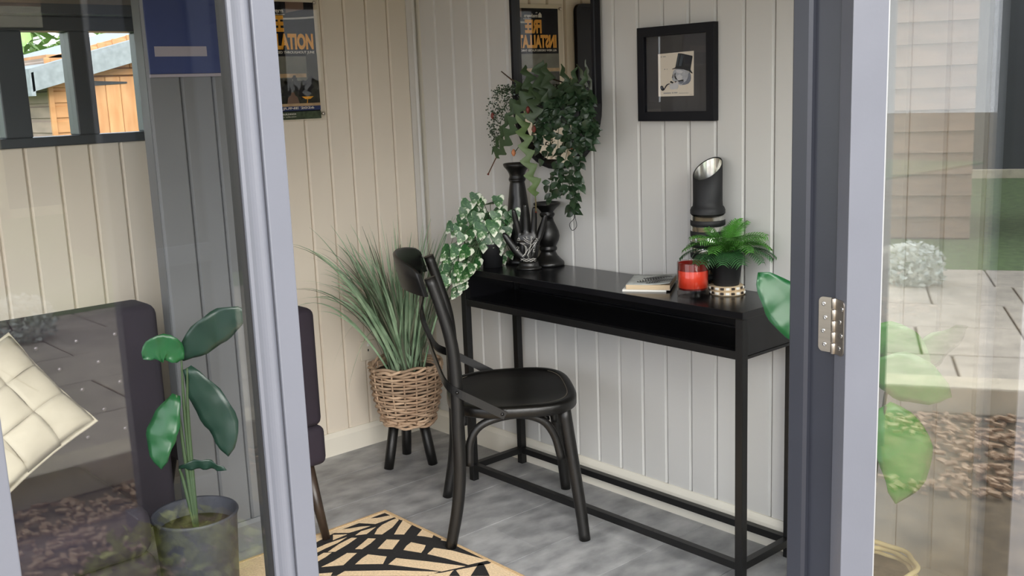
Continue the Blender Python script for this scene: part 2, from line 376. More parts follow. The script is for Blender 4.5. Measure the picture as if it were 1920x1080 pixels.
# window in the back wall: dark grey frame, two lights, a blind box over it
win = thing('window_1', 'small dark grey window in the back wall looking out at the orange shed', 'window'); win['kind'] = 'structure'
fr = MB(); X0, X1 = -.075, .014
def ybar(y0, y1, z0, z1, xa=X0, xb=X1): fr.box((xa, y0, z0), (xb, y1, z1))
ybar(W0, W1, Z0, 1.405); ybar(W0, W1, 1.752, Z1)
ybar(W0, W0+.05, 1.405, 1.752); ybar(W1-.05, W1, 1.405, 1.752); ybar(-1.665, -1.578, 1.405, 1.752); ybar(-1.428, -1.356, 1.405, 1.752)
fr.obj('window_frame', 'darkframe', win, bevel=.004)
for (a, b) in ((W0+.05, -1.665), (-1.578, -1.428), (-1.356, W1-.05)):
    MB().box((-.032, a, 1.405), (-.028, b, 1.752)).obj('pane', 'wglass', win)
bb = MB().box((0, W0-.03, 1.80), (.075, W1+.01, 2.02)).obj('blind_box', 'darkframe', win, bevel=.006)
MB().box((.076, W0, 1.835), (.079, W1-.02, 1.862)).obj('blind_rail', 'wear', win, bevel=.001)

# short inner partition carrying the navy sign
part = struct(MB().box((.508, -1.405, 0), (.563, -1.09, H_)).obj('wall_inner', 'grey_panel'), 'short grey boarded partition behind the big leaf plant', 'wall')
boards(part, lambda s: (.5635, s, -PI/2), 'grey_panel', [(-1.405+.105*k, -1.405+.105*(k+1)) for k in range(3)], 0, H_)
pb = MB(); prof = [(0, 0), (.014, 0), (.014, .085), (.006, .098), (0, .098)]
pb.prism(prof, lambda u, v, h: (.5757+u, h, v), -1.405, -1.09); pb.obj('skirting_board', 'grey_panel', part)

# front: left side window
w2 = thing('window_2', 'tall side window left of the doorway with a beaded pale blue-grey frame', 'window'); w2['kind'] = 'structure'
XF = 2.70
def stile(y_in, y_out, sgn):
    mb = MB()                                                       # flat face, rounded glazing bead, dark rebate towards the glass
    mb.box((XF-.055, min(y_in, y_out), .0), (XF, max(y_in, y_out), 2.1))
    return mb
s = stile(-2.160, -2.187, 1).obj('stile', 'leafpaint', w2, bevel=.0015)
stile(-2.47, -2.54, 1).obj('stile', 'leafpaint', w2, bevel=.0015)
bd = MB(); prof = [(-2.1875, XF-.03), (-2.1875, XF-.004), (-2.190, XF-.0015)]+[(-2.190-.0145*k/8, XF-.0015+.004*math.sin(PI*k/8)-.007*(k/8)**2) for k in range(1, 8)]+[(-2.2045, XF-.010), (-2.2075, XF-.012), (-2.2075, XF-.03)]
bd.prism(prof, lambda u, v, h: (v, u, h), .1, 2.0); bd.obj('glazing_bead', 'leafpaint', w2)
MB().box((XF-.034, -2.2095, .1), (XF-.016, -2.2075, 2.0)).obj('gasket', 'rubber', w2)
r = MB(); r.box((XF-.05, -2.47, 0), (XF-.002, -2.187, .1)); r.obj('bottom_rail', 'leafpaint', w2, bevel=.002)
r = MB(); r.box((XF-.05, -2.47, 2.0), (XF-.002, -2.187, 2.1)); r.obj('top_rail', 'leafpaint', w2, bevel=.002)
MB().box((XF-.027, -2.47, .1), (XF-.021, -2.209, 2.0)).obj('pane', 'glass', w2)

# front wall: header and the stretch left of the side window (left open to brighten the room), right side window, corner post
wf = MB(); wf.box((2.60, -3.9, 2.1), (2.70, .09, H_)); wf.box((2.60, -3.9, 0), (2.70, -3.75, 2.1)); wf.box((2.62, -3.0, 0), (2.70, -2.54, .55))
struct(wf.obj('wall_front', 'leafpaint', bevel=.003), 'pale blue-grey front of the garden room above the doorway', 'wall')
j = MB(); j.box((2.608, -1.067, 0), (2.70, -.985, 2.1)); jm = j.obj('trim_2', 'frame', bevel=.0015)
struct(jm, 'dark slate door post right of the doorway carrying the hinge', 'door frame')
st = MB(); st.prism([(2.6085, -1.0675), (2.6085, -1.078), (2.611, -1.0805), (2.641, -1.0805), (2.6475, -1.0765), (2.6475, -1.0675)], lambda u, v, h: (u, v, h), 0, 2.1)
st.obj('door_stop', 'frame', jm)
w3 = thing('window_3', 'tall side window between the door post and the right corner', 'window'); w3['kind'] = 'structure'
f3 = MB(); f3.box((2.63, -.985, 0), (2.69, -.955, 2.1)); f3.box((2.63, -.955, 0), (2.69, -.255, .1)); f3.box((2.63, -.955, 2.0), (2.69, -.255, 2.1))
f3.obj('window_frame', 'leafpaint', w3, bevel=.002)
MB().box((2.657, -.955, .1), (2.661, -.255, 2.0)).obj('pane', 'wglass', w3)
cp = MB(); cp.box((2.60, -.255, 0), (2.70, .09, 2.1)); cpo = cp.obj('trim_3', 'leafpaint', bevel=.003)
struct(cpo, 'pale corner post at the right end of the front, seen through the open door glass', 'post')
MB().box((2.64, -.262, .1), (2.70, -.2555, 2.0)).obj('gasket', 'rubber', cpo)

# the door, folded open to the right
door = thing('door_1', 'open glazed door in pale blue-grey on the right, folded back outwards', 'door', (2.697, -1.069, 0), R_(60)); door['kind'] = 'structure'
TH = .040; DW = 1.06; SW = .066
d = MB().box((0, -TH, .03), (SW, 0, 2.05)).obj('stile', 'leafpaint', door, bevel=.0012)
MB().box((DW-SW, -TH, .03), (DW, 0, 2.05)).obj('stile', 'leafpaint', door, bevel=.0012)
MB().box((SW, -TH, .03), (DW-SW, 0, .17)).obj('bottom_rail', 'leafpaint', door, bevel=.0012)
MB().box((SW, -TH, 1.95), (DW-SW, 0, 2.05)).obj('top_rail', 'leafpaint', door, bevel=.0012)
MB().box((SW, -.027, .17), (DW-SW, -.021, 1.95)).obj('pane', 'dglass', door)
MB().box((SW, -.038, .17), (SW+.003, -.0275, 1.95)).obj('sealant', 'gasket', door)
# hinge: plate on the post, barrel, plate on the door edge, four screws in each
def rounded(u0, u1, v0, v1, r, corners, n=5):
    pts = []
    for cx, cy, a0, key in ((u1, v1, 0, 'tr'), (u0, v1, 90, 'tl'), (u0, v0, 180, 'bl'), (u1, v0, 270, 'br')):
        if key in corners:
            ox = cx-r if cx == u1 else cx+r; oy = cy-r if cy == v1 else cy+r
            pts += [(ox+r*math.cos(R_(a0+90*k/n)), oy+r*math.sin(R_(a0+90*k/n))) for k in range(n+1)]
        else: pts.append((cx, cy))
    return pts
HZ = 1.058; rt = Matrix.Rotation(R_(-60), 4, 'Z') @ Matrix.Translation((-2.697, 1.069, 0))
hb = MB()
hb.prism(rounded(2.664, 2.694, HZ-.051, HZ+.051, .009, ('tl', 'bl')), lambda u, v, h: rt @ Vector((u, -1.0672-h, v)), 0, .0022)
hb.prism(rounded(-TH+.006, -.004, HZ-.051, HZ+.051, .009, ('tl', 'bl')), lambda u, v, h: (-.0002-h, u, v), 0, .002)
hinge = hb.obj('hinge', 'steel', door)
kb = MB()
for k in range(5): kb.lathe([(.0052, 0), (.0056, .001), (.0056, .019), (.0052, .020)], 14, (-.0015, .0, HZ-.052+k*.0208))
kb.obj('barrel', 'steel', hinge)
sc_me = MB().lathe([(.0042, 0), (.0042, .0006), (.003, .0012), (.0012, .0008), (.0001, .0006)], 14).mesh('screw', 'screw')
for k, dx in enumerate((.010, .0135, .0098, .013)):
    p = rt @ Vector((2.664+dx, -1.0694, HZ+.038-k*.0252)); link('screw', sc_me, hinge, mtx=Matrix.Translation(p) @ Matrix.Rotation(R_(-60), 4, 'Z') @ Matrix.Rotation(PI/2, 4, 'X'))
for k, dy in enumerate((.028, .022, .027, .021)):
    link('screw', sc_me, hinge, mtx=Matrix.Translation((-.0022, -dy, HZ+.036-k*.0245)) @ Matrix.Rotation(-PI/2, 4, 'Y'))

# ================================================================ console table
TT = .847
t = thing('console_table', 'slim black console table with an open shelf tray against the grey wall', 'table', (.655, -.302, 0))
LX, LY, LW = 1.29, .282, .026
MB().box((.0, .0, TT-.022), (LX, LY, TT)).obj('tabletop', 'black', t, bevel=.0015)
MB().box((.0, LY-.014, .725), (LX, LY-.001, TT-.0225)).obj('back_panel', 'black', t)
MB().box((LW, LW, .712), (LX-LW, LY-LW, .7255)).obj('shelf', 'black', t)
MB().box((.006, .004, .712), (.018, LY-.004, TT-.0225)).obj('end_panel', 'black', t); MB().box((LX-.018, .004, .712), (LX-.006, LY-.004, TT-.0225)).obj('end_panel', 'black', t)
for x in (0, LX-LW):
    for yy in (0, LY-LW): MB().box((x, yy, 0), (x+LW, yy+LW, TT-.0225)).obj('leg', 'blackframe', t, bevel=.001)
for yy in (0, LY-LW):
    MB().box((LW, yy+.002, .703), (LX-LW, yy+LW-.002, .7285)).obj('apron_rail', 'blackframe', t, bevel=.001)
    MB().box((LW, yy+.001, .045), (LX-LW, yy+LW-.001, .069)).obj('bottom_rail', 'blackframe', t, bevel=.001)
for x in (0, LX-LW):
    MB().box((x+.002, LW, .703), (x+LW-.002, LY-LW, .7115)).obj('apron_rail', 'blackframe', t, bevel=.001)
    MB().box((x+.001, LW, .045), (x+LW-.001, LY-LW, .069)).obj('bottom_rail', 'blackframe', t, bevel=.001)

# ================================================================ bentwood chair
ch = thing('dining_chair', 'black bentwood chair with crossed back straps pulled up to the console table', 'chair', (1.054, -.425, 0), R_(-36.87))
post = [(.231, -.233, 0), (.231, -.204, .15), (.231, -.191, .28), (.231, -.190, .43), (.231, -.189, .57), (.231, -.197, .70), (.230, -.222, .81), (.227, -.256, .925)]
for sx in (1, -1):
    P = bez([(x*sx, y, max(z, .0076 if sx > 0 else 0)) for x, y, z in post], 5); n = len(P)
    MB().tube(P, [.0185+.0035*math.sin(PI*min(1, i/n*1.15)) for i in range(n)], 14).obj('rear_leg', 'blackwood', ch)
    F = bez([(.195*sx, .165, .455), (.205*sx, .185, .30), (.222*sx, .207, .12), (.233*sx, .219, 0)], 5)
    MB().tube(F, [.0225-.004*i/len(F) for i in range(len(F))], 14).obj('front_leg', 'blackwood', ch)
    A = bez([(.216*sx, -.158, .285), (.214*sx, -.150, .37), (.212*sx, -.105, .425), (.209*sx, 0, .447), (.207*sx, .085, .425), (.205*sx, .128, .37), (.208*sx, .150, .285)], 6)
    MB().tube(A, .0135, 12).obj('side_arch', 'blackwood', ch)
    # back strap: from the crest end on this side, across the back, past the other post, down to the seat's other side
    S = bez([(.205*sx, -.281, .872), (.13*sx, -.292, .79), (.0, -.268+.004*sx, .675), (-.13*sx, -.245, .61), (-.222*sx, -.222, .572), (-.2545*sx, -.185, .548), (-.2575*sx, -.11, .505), (-.2575*sx, -.035, .462)], 7)
    rows = [[p+Vector((0, 0, a))+Vector((0, b, 0)) for a, b in ((-.012, -.0025), (.012, -.0025), (.012, .0025), (-.012, .0025), (-.012, -.0025))] for p in S]
    wd = []
    for i, p in enumerate(S):
        dv = (S[min(i+1, len(S)-1)]-S[max(i-1, 0)]).normalized(); hz = Vector((dv.x, dv.y, 0)); hz = hz.normalized() if hz.length > .05 else Vector((1, 0, 0))
        nr = Vector((-hz.y, hz.x, 0)); up = nr.cross(dv).normalized()
        wd.append([p+up*a*.0135+nr*b*.0028 for a, b in ((-1, -1), (1, -1), (1, 1), (-1, 1), (-1, -1))])
    sp_ = MB().grid(wd, False); sp_.f += [(0, 1, 2, 3), tuple(len(sp_.v)-5+k for k in (0, 1, 2, 3))]; sp_.sm += [False]*2
    so = sp_.obj('back_strap', 'satin', ch)
    for q in ((-.2585*sx, -.045, .468), (-.2565*sx, -.188, .549)):
        MB().lathe([(.006, -.006), (.006, .002), (.003, .005), (.0001, .0055)], 10).obj('bolt', 'satin', so).matrix_local = Matrix.Translation(q) @ Matrix.Rotation(R_(-90*sx), 4, 'Y')
fa = bez([(-.186, .178, .285), (-.184, .178, .37), (-.14, .178, .425), (0, .178, .447), (.14, .178, .425), (.184, .178, .37), (.186, .178, .285)], 6)
MB().tube(fa, .0125, 12).obj('front_arch', 'blackwood', ch)
ra = bez([(-.19, -.19, .30), (-.17, -.19, .39), (-.12, -.19, .435), (0, -.19, .448), (.12, -.19, .435), (.17, -.19, .39), (.19, -.19, .30)], 6)
MB().tube(ra, .0115, 12).obj('rear_arch', 'blackwood', ch)
def seat_out(k=1.0, n=56):
    o = []
    for i in range(n):
        a = 2*PI*i/n; c, s_ = math.cos(a), math.sin(a); e = .62
        x = abs(c)**e*(1 if c > 0 else -1)*(.252+.012*max(0, s_)-.036*max(0, -s_)); yy = abs(s_)**e*(1 if s_ > 0 else -1)*.222
        o.append((x*k, yy*k+.003))
    return o
sb = MB(); rings = [(1-.03, .446), (1.0, .452), (1.0, .476), (.985, .4815), (.955, .4845), (.87, .4845), (.865, .4825), (.84, .480), (.5, .476), (.05, .475)]
n = 56; vs = [(x, yy, z) for k, z in rings for x, yy in seat_out(k)]
sb.add(vs, [(i*n+q, i*n+(q+1) % n, (i+1)*n+(q+1) % n, (i+1)*n+q) for i in range(len(rings)-1) for q in range(n)], True)
sb.f += [tuple(range(n))[::-1], tuple((len(rings)-1)*n+q for q in range(n))]; sb.sm += [False, True]
seat = sb.obj('seat', 'seatwood', ch)
ring = seat_out(.862); MB().tube([(x, yy, .4832) for x, yy in ring[int(n*.62):]+ring[:int(n*.40)]], .0011, 6).obj('worn_line', 'wear', seat)
cr = []
for i in range(25):                                                 # crest rail: bent plate bulging backwards
    u = -1+2*i/24; lx = .243*u; ly = -.268-.082*(1-u*u); hb_ = .866+.002*(1-u*u); ht = .944+.036*(1-u*u)**.6
    tx = Vector((.243, .156*u, 0)).normalized(); nr = Vector((-tx.y, tx.x, 0)); lean = -.02
    c0 = Vector((lx, ly, 0))
    cr.append([c0+Vector((0, 0, hb_))-nr*.006, c0+Vector((0, lean*.5, (hb_+ht)/2))-nr*.0085, c0+Vector((0, lean, ht-.006))-nr*.006, c0+Vector((0, lean, ht)), c0+Vector((0, lean, ht-.006))+nr*.006, c0+Vector((0, lean*.5, (hb_+ht)/2))+nr*.006, c0+Vector((0, 0, hb_))+nr*.006, c0+Vector((0, 0, hb_))-nr*.006])
cm = MB().grid(cr); cm.f += [tuple(range(7)), tuple(24*8+k for k in range(7))]; cm.sm += [False]*2
crest = cm.obj('crest_rail', 'satin', ch)
for sx in (1, -1):
    for z in (.885, .925):
        MB().lathe([(.007, 0), (.007, .003), (.004, .006), (.0001, .0065)], 12).obj('bolt', 'satin', crest, loc=None).matrix_local = Matrix.Translation((.226*sx, -.275-.004, z)) @ Matrix.Rotation(R_(90), 4, 'X')

# ================================================================ wicker basket planter with grass
bk = thing('basket_planter', 'grey wicker basket planter on three black wooden legs in the corner', 'planter', (.335, -.35, 0))
def brad(z): q = (z-.195)/.225; return .104+.036*q+.012*math.sin(PI*min(1, max(0, q)))
NS = 18
for k in range(NS):
    a = 2*PI*k/NS
    MB().tube([(brad(z)*math.cos(a), brad(z)*math.sin(a), z) for z in (.20, .25, .30, .35, .40, .424)], .0042, 6).obj('stake', 'wicker', bk)
rows_ = 17
for rI in range(rows_):
    z = .210+.0124*rI; pts = []; N = NS*4
    for i in range(N):
        a = 2*PI*i/N; wv = math.cos(a*NS/2+(rI % 2)*PI)*.0062; rr_ = brad(z)+wv; zz = z+math.sin(a*3+rI*1.3)*.0018+math.sin(a*7+rI*2.1)*.001
        pts.append((rr_*math.cos(a), rr_*math.sin(a), zz))
    MB().tube(pts, .0052, 7, closed=True).obj('weaver', 'wicker', bk)
for k, (z, amp, nn) in enumerate(((.420, .006, 9), (.426, .006, 9), (.432, .005, 7), (.200, .005, 9), (.194, .005, 9), (.188, .004, 7))):
    pts = []
    for i in range(90):
        a = 2*PI*i/90; ph = a*nn+k*2.1; rr_ = brad(min(z, .42))+.004+amp*math.cos(ph); pts.append((rr_*math.cos(a), rr_*math.sin(a), z+amp*math.sin(ph)+.003*math.sin(2*a+k)))
    MB().tube(pts, .0058, 7, closed=True).obj('rim_braid', 'wicker', bk)
MB().lathe([(.0001, .19), (.10, .19), (.128, .40), (.0001, .405)], 24).obj('liner', 'soil', bk)
for (fx, fy) in ((-0.0172, -0.1027), (-0.1115, 0.0578), (0.0742, 0.0549)):
    tp = Vector((fx*.62, fy*.62, .20)); ft = Vector((fx, fy, .0))
    MB().tube([ft, ft+(tp-ft)*.3, tp], [.0195, .021, .0215], 14).obj('leg', 'blackwood', bk)
gp = thing('potted_grass', 'tall sage green ornamental grass growing out of the wicker basket', 'plant', (.335, -.35, .405))
rg = random.Random(11)
def grass(base, tip, sag, wmax, m, n=12):
    b, tp = Vector(base), Vector(tip); L = (tp-b).length; mid = b.lerp(tp, .5)+Vector((0, 0, sag))
    P = []
    for i in range(n):
        q = i/(n-1); P.append(b*(1-q)**2+mid*2*q*(1-q)+tp*q*q)
    wd = [wmax*(.7+.6*min(q*3, 1))*max(.06, (1-q)**.75) for q in [i/(n-1) for i in range(n)]]
    sd = Vector((rg.uniform(-1, 1), rg.uniform(-1, 1), 0)).normalized()
    link('blade', blade_mesh(P, wd, sd, .35, 'blade', m, 1), gp)
for i in range(210):
    a = rg.uniform(0, 2*PI); r0 = rg.uniform(0, .075); b = (r0*math.cos(a), r0*math.sin(a), 0)
    a2 = a+rg.gauss(0, .7); lean = abs(rg.gauss(0, .17))+.03; h = rg.uniform(.30, .60)
    if i % 4 == 0: a2 = rg.gauss(R_(215), .5); lean = rg.uniform(.16, .42); h = rg.uniform(.25, .50)
    tp = Vector((b[0]+lean*math.cos(a2), b[1]+lean*math.sin(a2), h))
    tp.x = max(tp.x, -.315); tp.y = min(tp.y, .33)
    grass(b, tp, lean*.45+.02, rg.uniform(.0036, .0072), 'grass' if rg.random() < .8 else 'grassdry')
for q in ((0.091, -0.626, 0.8787), (0.0785, -0.64, 0.7714), (0.1133, -0.6008, 0.9031), (0.049, -0.6039, 0.7008), (0.1851, -0.5195, 0.9375), (0.2914, -0.3993, 1.031), (0.2254, -0.4739, 0.9607), (0.3362, -0.3486, 1.035), (0.3832, -0.2955, 0.9834), (0.4643, -0.2038, 0.9786), (0.4061, -0.2696, 1.035), (0.1526, -0.5867, 0.4137), (0.1913, -0.5429, 0.3217), (0.2584, -0.4366, 1.012), (0.4332, -0.2472, 0.8853), (0.1382, -0.5725, 0.8371), (0.063, -0.6576, 0.7441), (0.1304, -0.5814, 0.9663)):
    tp = Vector(q)-Vector((.335, -.35, .405)); tp.x = max(tp.x, -.325)
    low = tp.z < .1
    grass((rg.uniform(-.04, .04), rg.uniform(-.04, .04), 0), tp, .42 if low else (.20 if abs(tp.x)+abs(tp.y) > .3 else .08), .0026, 'grassdry' if tp.z < .5 and not low else 'grass', 16)
sk = thing('wall_socket', 'white double power socket on the back wall behind the grass', 'socket', (0, -.275, .42))
MB().box((.0, -.073, -.043), (.008, .073, .043)).obj('plate', 'plastic', sk, bevel=.003)
for yy in (-.036, .036):
    MB().box((.008, yy-.006, .018), (.0105, yy+.006, .030)).obj('switch', 'white', sk, bevel=.001)
    MB().box((.0078, yy-.003, -.004), (.0084, yy+.003, .006)).obj('slot', 'ink', sk)
# ================================================================ wall mirror, framed print, poster
mr = thing('wall_mirror', 'tall black-framed mirror with rounded ends above the ivy and candlesticks', 'mirror', (.911, -.006, 1.205), R_(-2.0))
def capsule(w, h, r, n=20):
    pts = []
    for k in range(n+1): a = PI+PI*k/n; pts.append((r*math.cos(a), r+r*math.sin(a)))
    for k in range(n+1): a = PI*k/n; pts.append((r*math.cos(a), h-r+r*math.sin(a)))
    return pts
ow, iw = capsule(.456, 1.0, .228), [(x*(.212/.228), .016+z*(1-.032)) for x, z in capsule(.456, 1.0, .228)]
n = len(ow); fm = MB()
vs = [(x, 0, z) for x, z in ow]+[(x, -.026, z) for x, z in ow]+[(x*.985, -.030, .007+z*.986) for x, z in ow]+[(x, -.030, z) for x, z in iw]+[(x, -.006, z) for x, z in iw]
fm.add(vs, [(i*n+k, i*n+(k+1) % n, (i+1)*n+(k+1) % n, (i+1)*n+k) for i in range(4) for k in range(n)])
fm.obj('frame', 'navy', mr)
MB().prism([(x*1.002, z) for x, z in iw], lambda u, v, h: (u, h, v), -.009, -.004).obj('mirror_glass', 'mirror', mr)

pf = thing('picture_frame', 'black frame with a small skull in top hat print on the grey wall', 'picture', (1.474, 0, 1.533))
PW2, PH2 = .158, .1535
fo = [(-PW2, -PH2), (PW2, -PH2), (PW2, PH2), (-PW2, PH2)]; fi = [(x*.815, z*.80) for x, z in fo]
fm = MB(); n = 4
vs = [(x, -.001, z) for x, z in fo]+[(x, -.026, z) for x, z in fo]+[(x, -.026, z) for x, z in fi]+[(x, -.012, z) for x, z in fi]
fm.add(vs, [(i*n+k, i*n+(k+1) % n, (i+1)*n+(k+1) % n, (i+1)*n+k) for i in range(3) for k in range(4)])
fm.obj('frame', 'navy', pf, bevel=.001)
MB().box((fi[0][0], -.0115, fi[0][1]), (fi[2][0], -.010, fi[2][1])).obj('mount', 'mount', pf)
ART = Matrix.Translation((-.0045, -.012, -.003))
ax0, az0, asx, asz = 76, 995, .1475/716, .140/920                  # print surveyed in millimetre-like units, origin lower left
def art(pts, h): return [((x-ax0)*asx-.0738, (az0-z)*asz-.070) for x, z in pts]
def artobj(name, pts, m, h, par):
    mb = MB()
    for p in pts: mb.prism(art(p, h), lambda u, v, hh: (u, -h-hh, v), 0, .0004)
    return link(name, mb.mesh(name, m), par, mtx=ART if par is pf else None)
pr = artobj('print', [[(76, 995), (792, 995), (798, 66), (76, 88)]], 'paper', 0, pf)
skull = [(388, 470), (420, 432), (470, 420), (560, 432), (640, 458), (715, 500), (738, 560), (742, 630), (728, 690), (690, 738), (620, 762), (520, 768), (490, 740), (478, 690), (410, 690), (370, 660), (366, 620), (352, 596), (376, 560), (378, 510)]
artobj('skull_print', [skull], 'bone1', .0005, pr)
artobj('skull_shade', [[(715, 500), (738, 560), (742, 630), (728, 690), (690, 738), (620, 762), (560, 766), (590, 720), (650, 680), (680, 610), (690, 540)], [(500, 680), (590, 660), (600, 700), (560, 740), (505, 730)]], 'bone2', .0010, pr)
artobj('skull_pale', [[(470, 560), (530, 540), (580, 580), (570, 640), (510, 670), (460, 630)], [(315, 735), (380, 725), (490, 690), (490, 790), (470, 845), (400, 852), (330, 845), (316, 800)], [(440, 450), (520, 445), (600, 480), (560, 520), (470, 500)]], 'bone3', .0014, pr)
artobj('skull_dark', [[(420, 520), (440, 500), (432, 560), (450, 610), (480, 650), (440, 640), (415, 590)], [(380, 540), (394, 530), (388, 600), (374, 610)], [(325, 690), (345, 668), (378, 690), (400, 700), (380, 725), (335, 706)], [(420, 685), (455, 675), (450, 700), (425, 705)], [(480, 670), (600, 650), (585, 680), (500, 690)]], 'ink', .0018, pr)
artobj('hat_print', [[(500, 96), (560, 104), (775, 168), (780, 185), (740, 430), (738, 455), (778, 525), (770, 535), (700, 478), (600, 440), (500, 425), (430, 420), (372, 428), (376, 415), (430, 395), (440, 380), (492, 110)]], 'ink', .0022, pr)
artobj('hat_sheen', [[(560, 130), (620, 145), (560, 370), (505, 360)], [(505, 115), (520, 118), (480, 360), (462, 355)]], 'hatmid', .0026, pr)
artobj('pipe_print', [[(124, 780), (150, 764), (180, 775), (184, 800), (205, 830), (235, 770), (265, 735), (315, 722), (318, 736), (280, 752), (250, 785), (205, 862), (175, 876), (145, 860), (128, 815)]], 'ink', .0022, pr)
artobj('pipe_glint', [[(145, 785), (165, 785), (172, 820), (160, 840), (145, 815)]], 'bone2', .0026, pr)
lt = []
for (x0, x1, z, hgt) in ((135, 165, 150, 16), (180, 242, 150, 16), (205, 225, 418, 20), (258, 272, 418, 24), (185, 340, 926, 22), (365, 385, 922, 30), (400, 470, 922, 24), (500, 690, 934, 9), (720, 768, 965, 6)):
    k = x0
    while k < x1-6: lt.append([(k, z+hgt/2), (k+6, z+hgt/2), (k+7, z-hgt/2), (k+1, z-hgt/2)]); k += 12
artobj('print_lettering', lt, 'bone2', .0006, pr)['kind'] = 'stuff'
MB().box((fi[0][0]+.001, -.0185, fi[0][1]+.001), (fi[2][0]-.001, -.0175, fi[2][1]-.001)).obj('glazing', 'pglass', pf)

po = thing('poster', 'navy poster with big orange lettering pinned to the cream back wall', 'poster', (.004, -.462, 1.418))
PWd, PHt = .345, .470                                               # y runs to -PWd, z up to PHt
def pbox(name, y0, y1, z0, z1, m, x0=.0, par=None, t=.0006): return MB().box((x0, -PWd+y0, z0), (x0+t, -PWd+y1, z1)).obj(name, m, par or po)
sheet = pbox('paper_sheet', -.012, PWd+.003, -.004, PHt, 'paper', 0, None, .0012)
pbox('dark_ground', 0, PWd, 0, PHt-.018, 'postdark', .0014)
pbox('photo_sky', .0, PWd, .10, .245, 'photo1', .0022)
pbox('photo_dark', .0, .225, .05, .160, 'photo2', .0030); pbox('photo_dark', PWd-.155, PWd, .05, .150, 'photo2', .0030)
pbox('photo_post', PWd-.05, PWd, .05, .255, 'photo2', .0038); pbox('photo_band', .0, PWd-.055, .163, .178, 'photo3', .0038)
pbox('photo_deck', 0, PWd, .051, .062, 'photo3', .0044); pbox('date_strip', 0, PWd, .034, .051, 'signnavy', .0044); pbox('photo_grass', 0, PWd, 0, .030, 'photo4', .0044)
tn = MB()
for (yc, zc, r) in ((.20, .11, .03), (.24, .13, .022), (.29, .125, .03), (.31, .155, .014), (.235, .16, .012), (.265, .10, .02)):
    pts = [(r*(1+.35*math.sin(k*2.7+yc*90))*math.cos(2*PI*k/14)*.8+yc, r*(1+.35*math.cos(k*3.1+zc*70))*math.sin(2*PI*k/14)+zc) for k in range(14)]
    tn.prism(pts, lambda u, v, h: (.0050+h, -PWd+u, v), 0, .0003)
tn.obj('photo_foliage', 'ink', po)
pe = MB(); pe.prism([(.195, .062), (.20, .085), (.212, .094), (.218, .106), (.228, .106), (.233, .094), (.243, .086), (.250, .062)], lambda u, v, h: (.0052+h, -PWd+u, v), 0, .0003); pe.obj('photo_figure', 'pink', po)
pc = MB(); pc.prism([(.278, .078), (.30, .078), (.316, .088), (.262, .088)], lambda u, v, h: (.0052+h, -PWd+u, v), 0, .0003); pc.prism([(.283, .062), (.286, .062), (.289, .078), (.286, .078)], lambda u, v, h: (.0052+h, -PWd+u, v), 0, .0003); pc.obj('photo_bowl', 'orange', po)
pk_ = MB(); pk_.prism([(.22, .452), (.30, .452), (.30, .425), (.22, .41)], lambda u, v, h: (.0022+h, -PWd+u, v), 0, .0003); pk_.obj('photo_blush', 'pink', po)
ar = MB(); rowsA = [[(.0024, -PWd+yy, .384+.09*(yy-.17)*abs(yy-.17)*3+dz) for dz in (0, .007)] for yy in [.17+.175*k/12 for k in range(13)]]
ar.grid(rowsA); ar.obj('arc_reflection', 'bone3', po)  # pale arc stands in for light mirrored in the acrylic cover
RT = Matrix.Rotation(PI/2, 4, 'Z') @ Matrix.Rotation(PI/2, 4, 'X')
def ptext(name, body, y0, z0, size, m, sx, bold=0, x=.0056, wid=None, hgt=None):
    me = text_mesh(body, size, m, 1, bold)
    xs = [v.co.x for v in me.vertices]; zs = [v.co.y for v in me.vertices]
    a, b = min(xs), max(xs); c, d = min(zs), max(zs)
    for v in me.vertices:
        v.co.x = (v.co.x-a)*(wid/(b-a)) if wid else (v.co.x-a)*sx
        v.co.y = (v.co.y-c)*(hgt/(d-c)) if hgt else v.co.y-c
    return link(name, me, po, mtx=Matrix.Translation((x, -PWd+y0, z0)) @ RT)
ptext('lettering', 'FREE', .105, .338, .08, 'orange', 1, .004, wid=.100, hgt=.062)
ptext('lettering', 'INSTALLATION', .016, .270, .08, 'orange', 1, .004, wid=.316, hgt=.062)
ptext('lettering', 'ALL NEW ORDERS PLACED THROUGHOUT JUNE', .016, .2525, .03, 'posttext', 1, .0006, wid=.318, hgt=.0125)
ptext('lettering', 'ENDS 30 JUNE 2026', .05, .0370, .03, 'posttext', 1, .0008, wid=.265, hgt=.0115)
ptext('lettering', 'GARDEN ROOMS & BUILDINGS', .06, .018, .02, 'posttext', 1, .0003, wid=.17, hgt=.0065)
ptext('lettering', 'Supplied by the malvern collection', .06, .008, .02, 'posttext', 1, .0002, wid=.17, hgt=.005)
ptext('lettering', 'the', .127, .429, .02, 'posttext', 1, .0002, wid=.012, hgt=.007)
ptext('lettering', 'malvern', .127, .410, .03, 'posttext', 1, .0008, wid=.080, hgt=.017)
ptext('lettering', 'collection', .166, .4015, .02, 'posttext', 1, .0002, wid=.046, hgt=.006)
hs = MB(); hs.prism([(.103, .410), (.123, .410), (.123, .424), (.113, .434), (.103, .424)], lambda u, v, h: (.0056+h, -PWd+u, v), 0, .0003); hs.obj('house_emblem', 'posttext', po)
MB().box((.0075, -PWd-.02, -.008), (.009, .018, PHt+.004)).obj('acrylic_cover', 'acrylic', po)
for yy, z in ((.004, .452), (.012, .018), (-PWd-.013, .452), (-PWd-.013, .018)):
    MB().lathe([(.0065, 0), (.0065, .011), (.0055, .0125), (.0001, .0128)], 14).obj('standoff', 'steel', po).matrix_local = Matrix.Translation((-.003, yy, z)) @ Matrix.Rotation(PI/2, 4, 'Y')

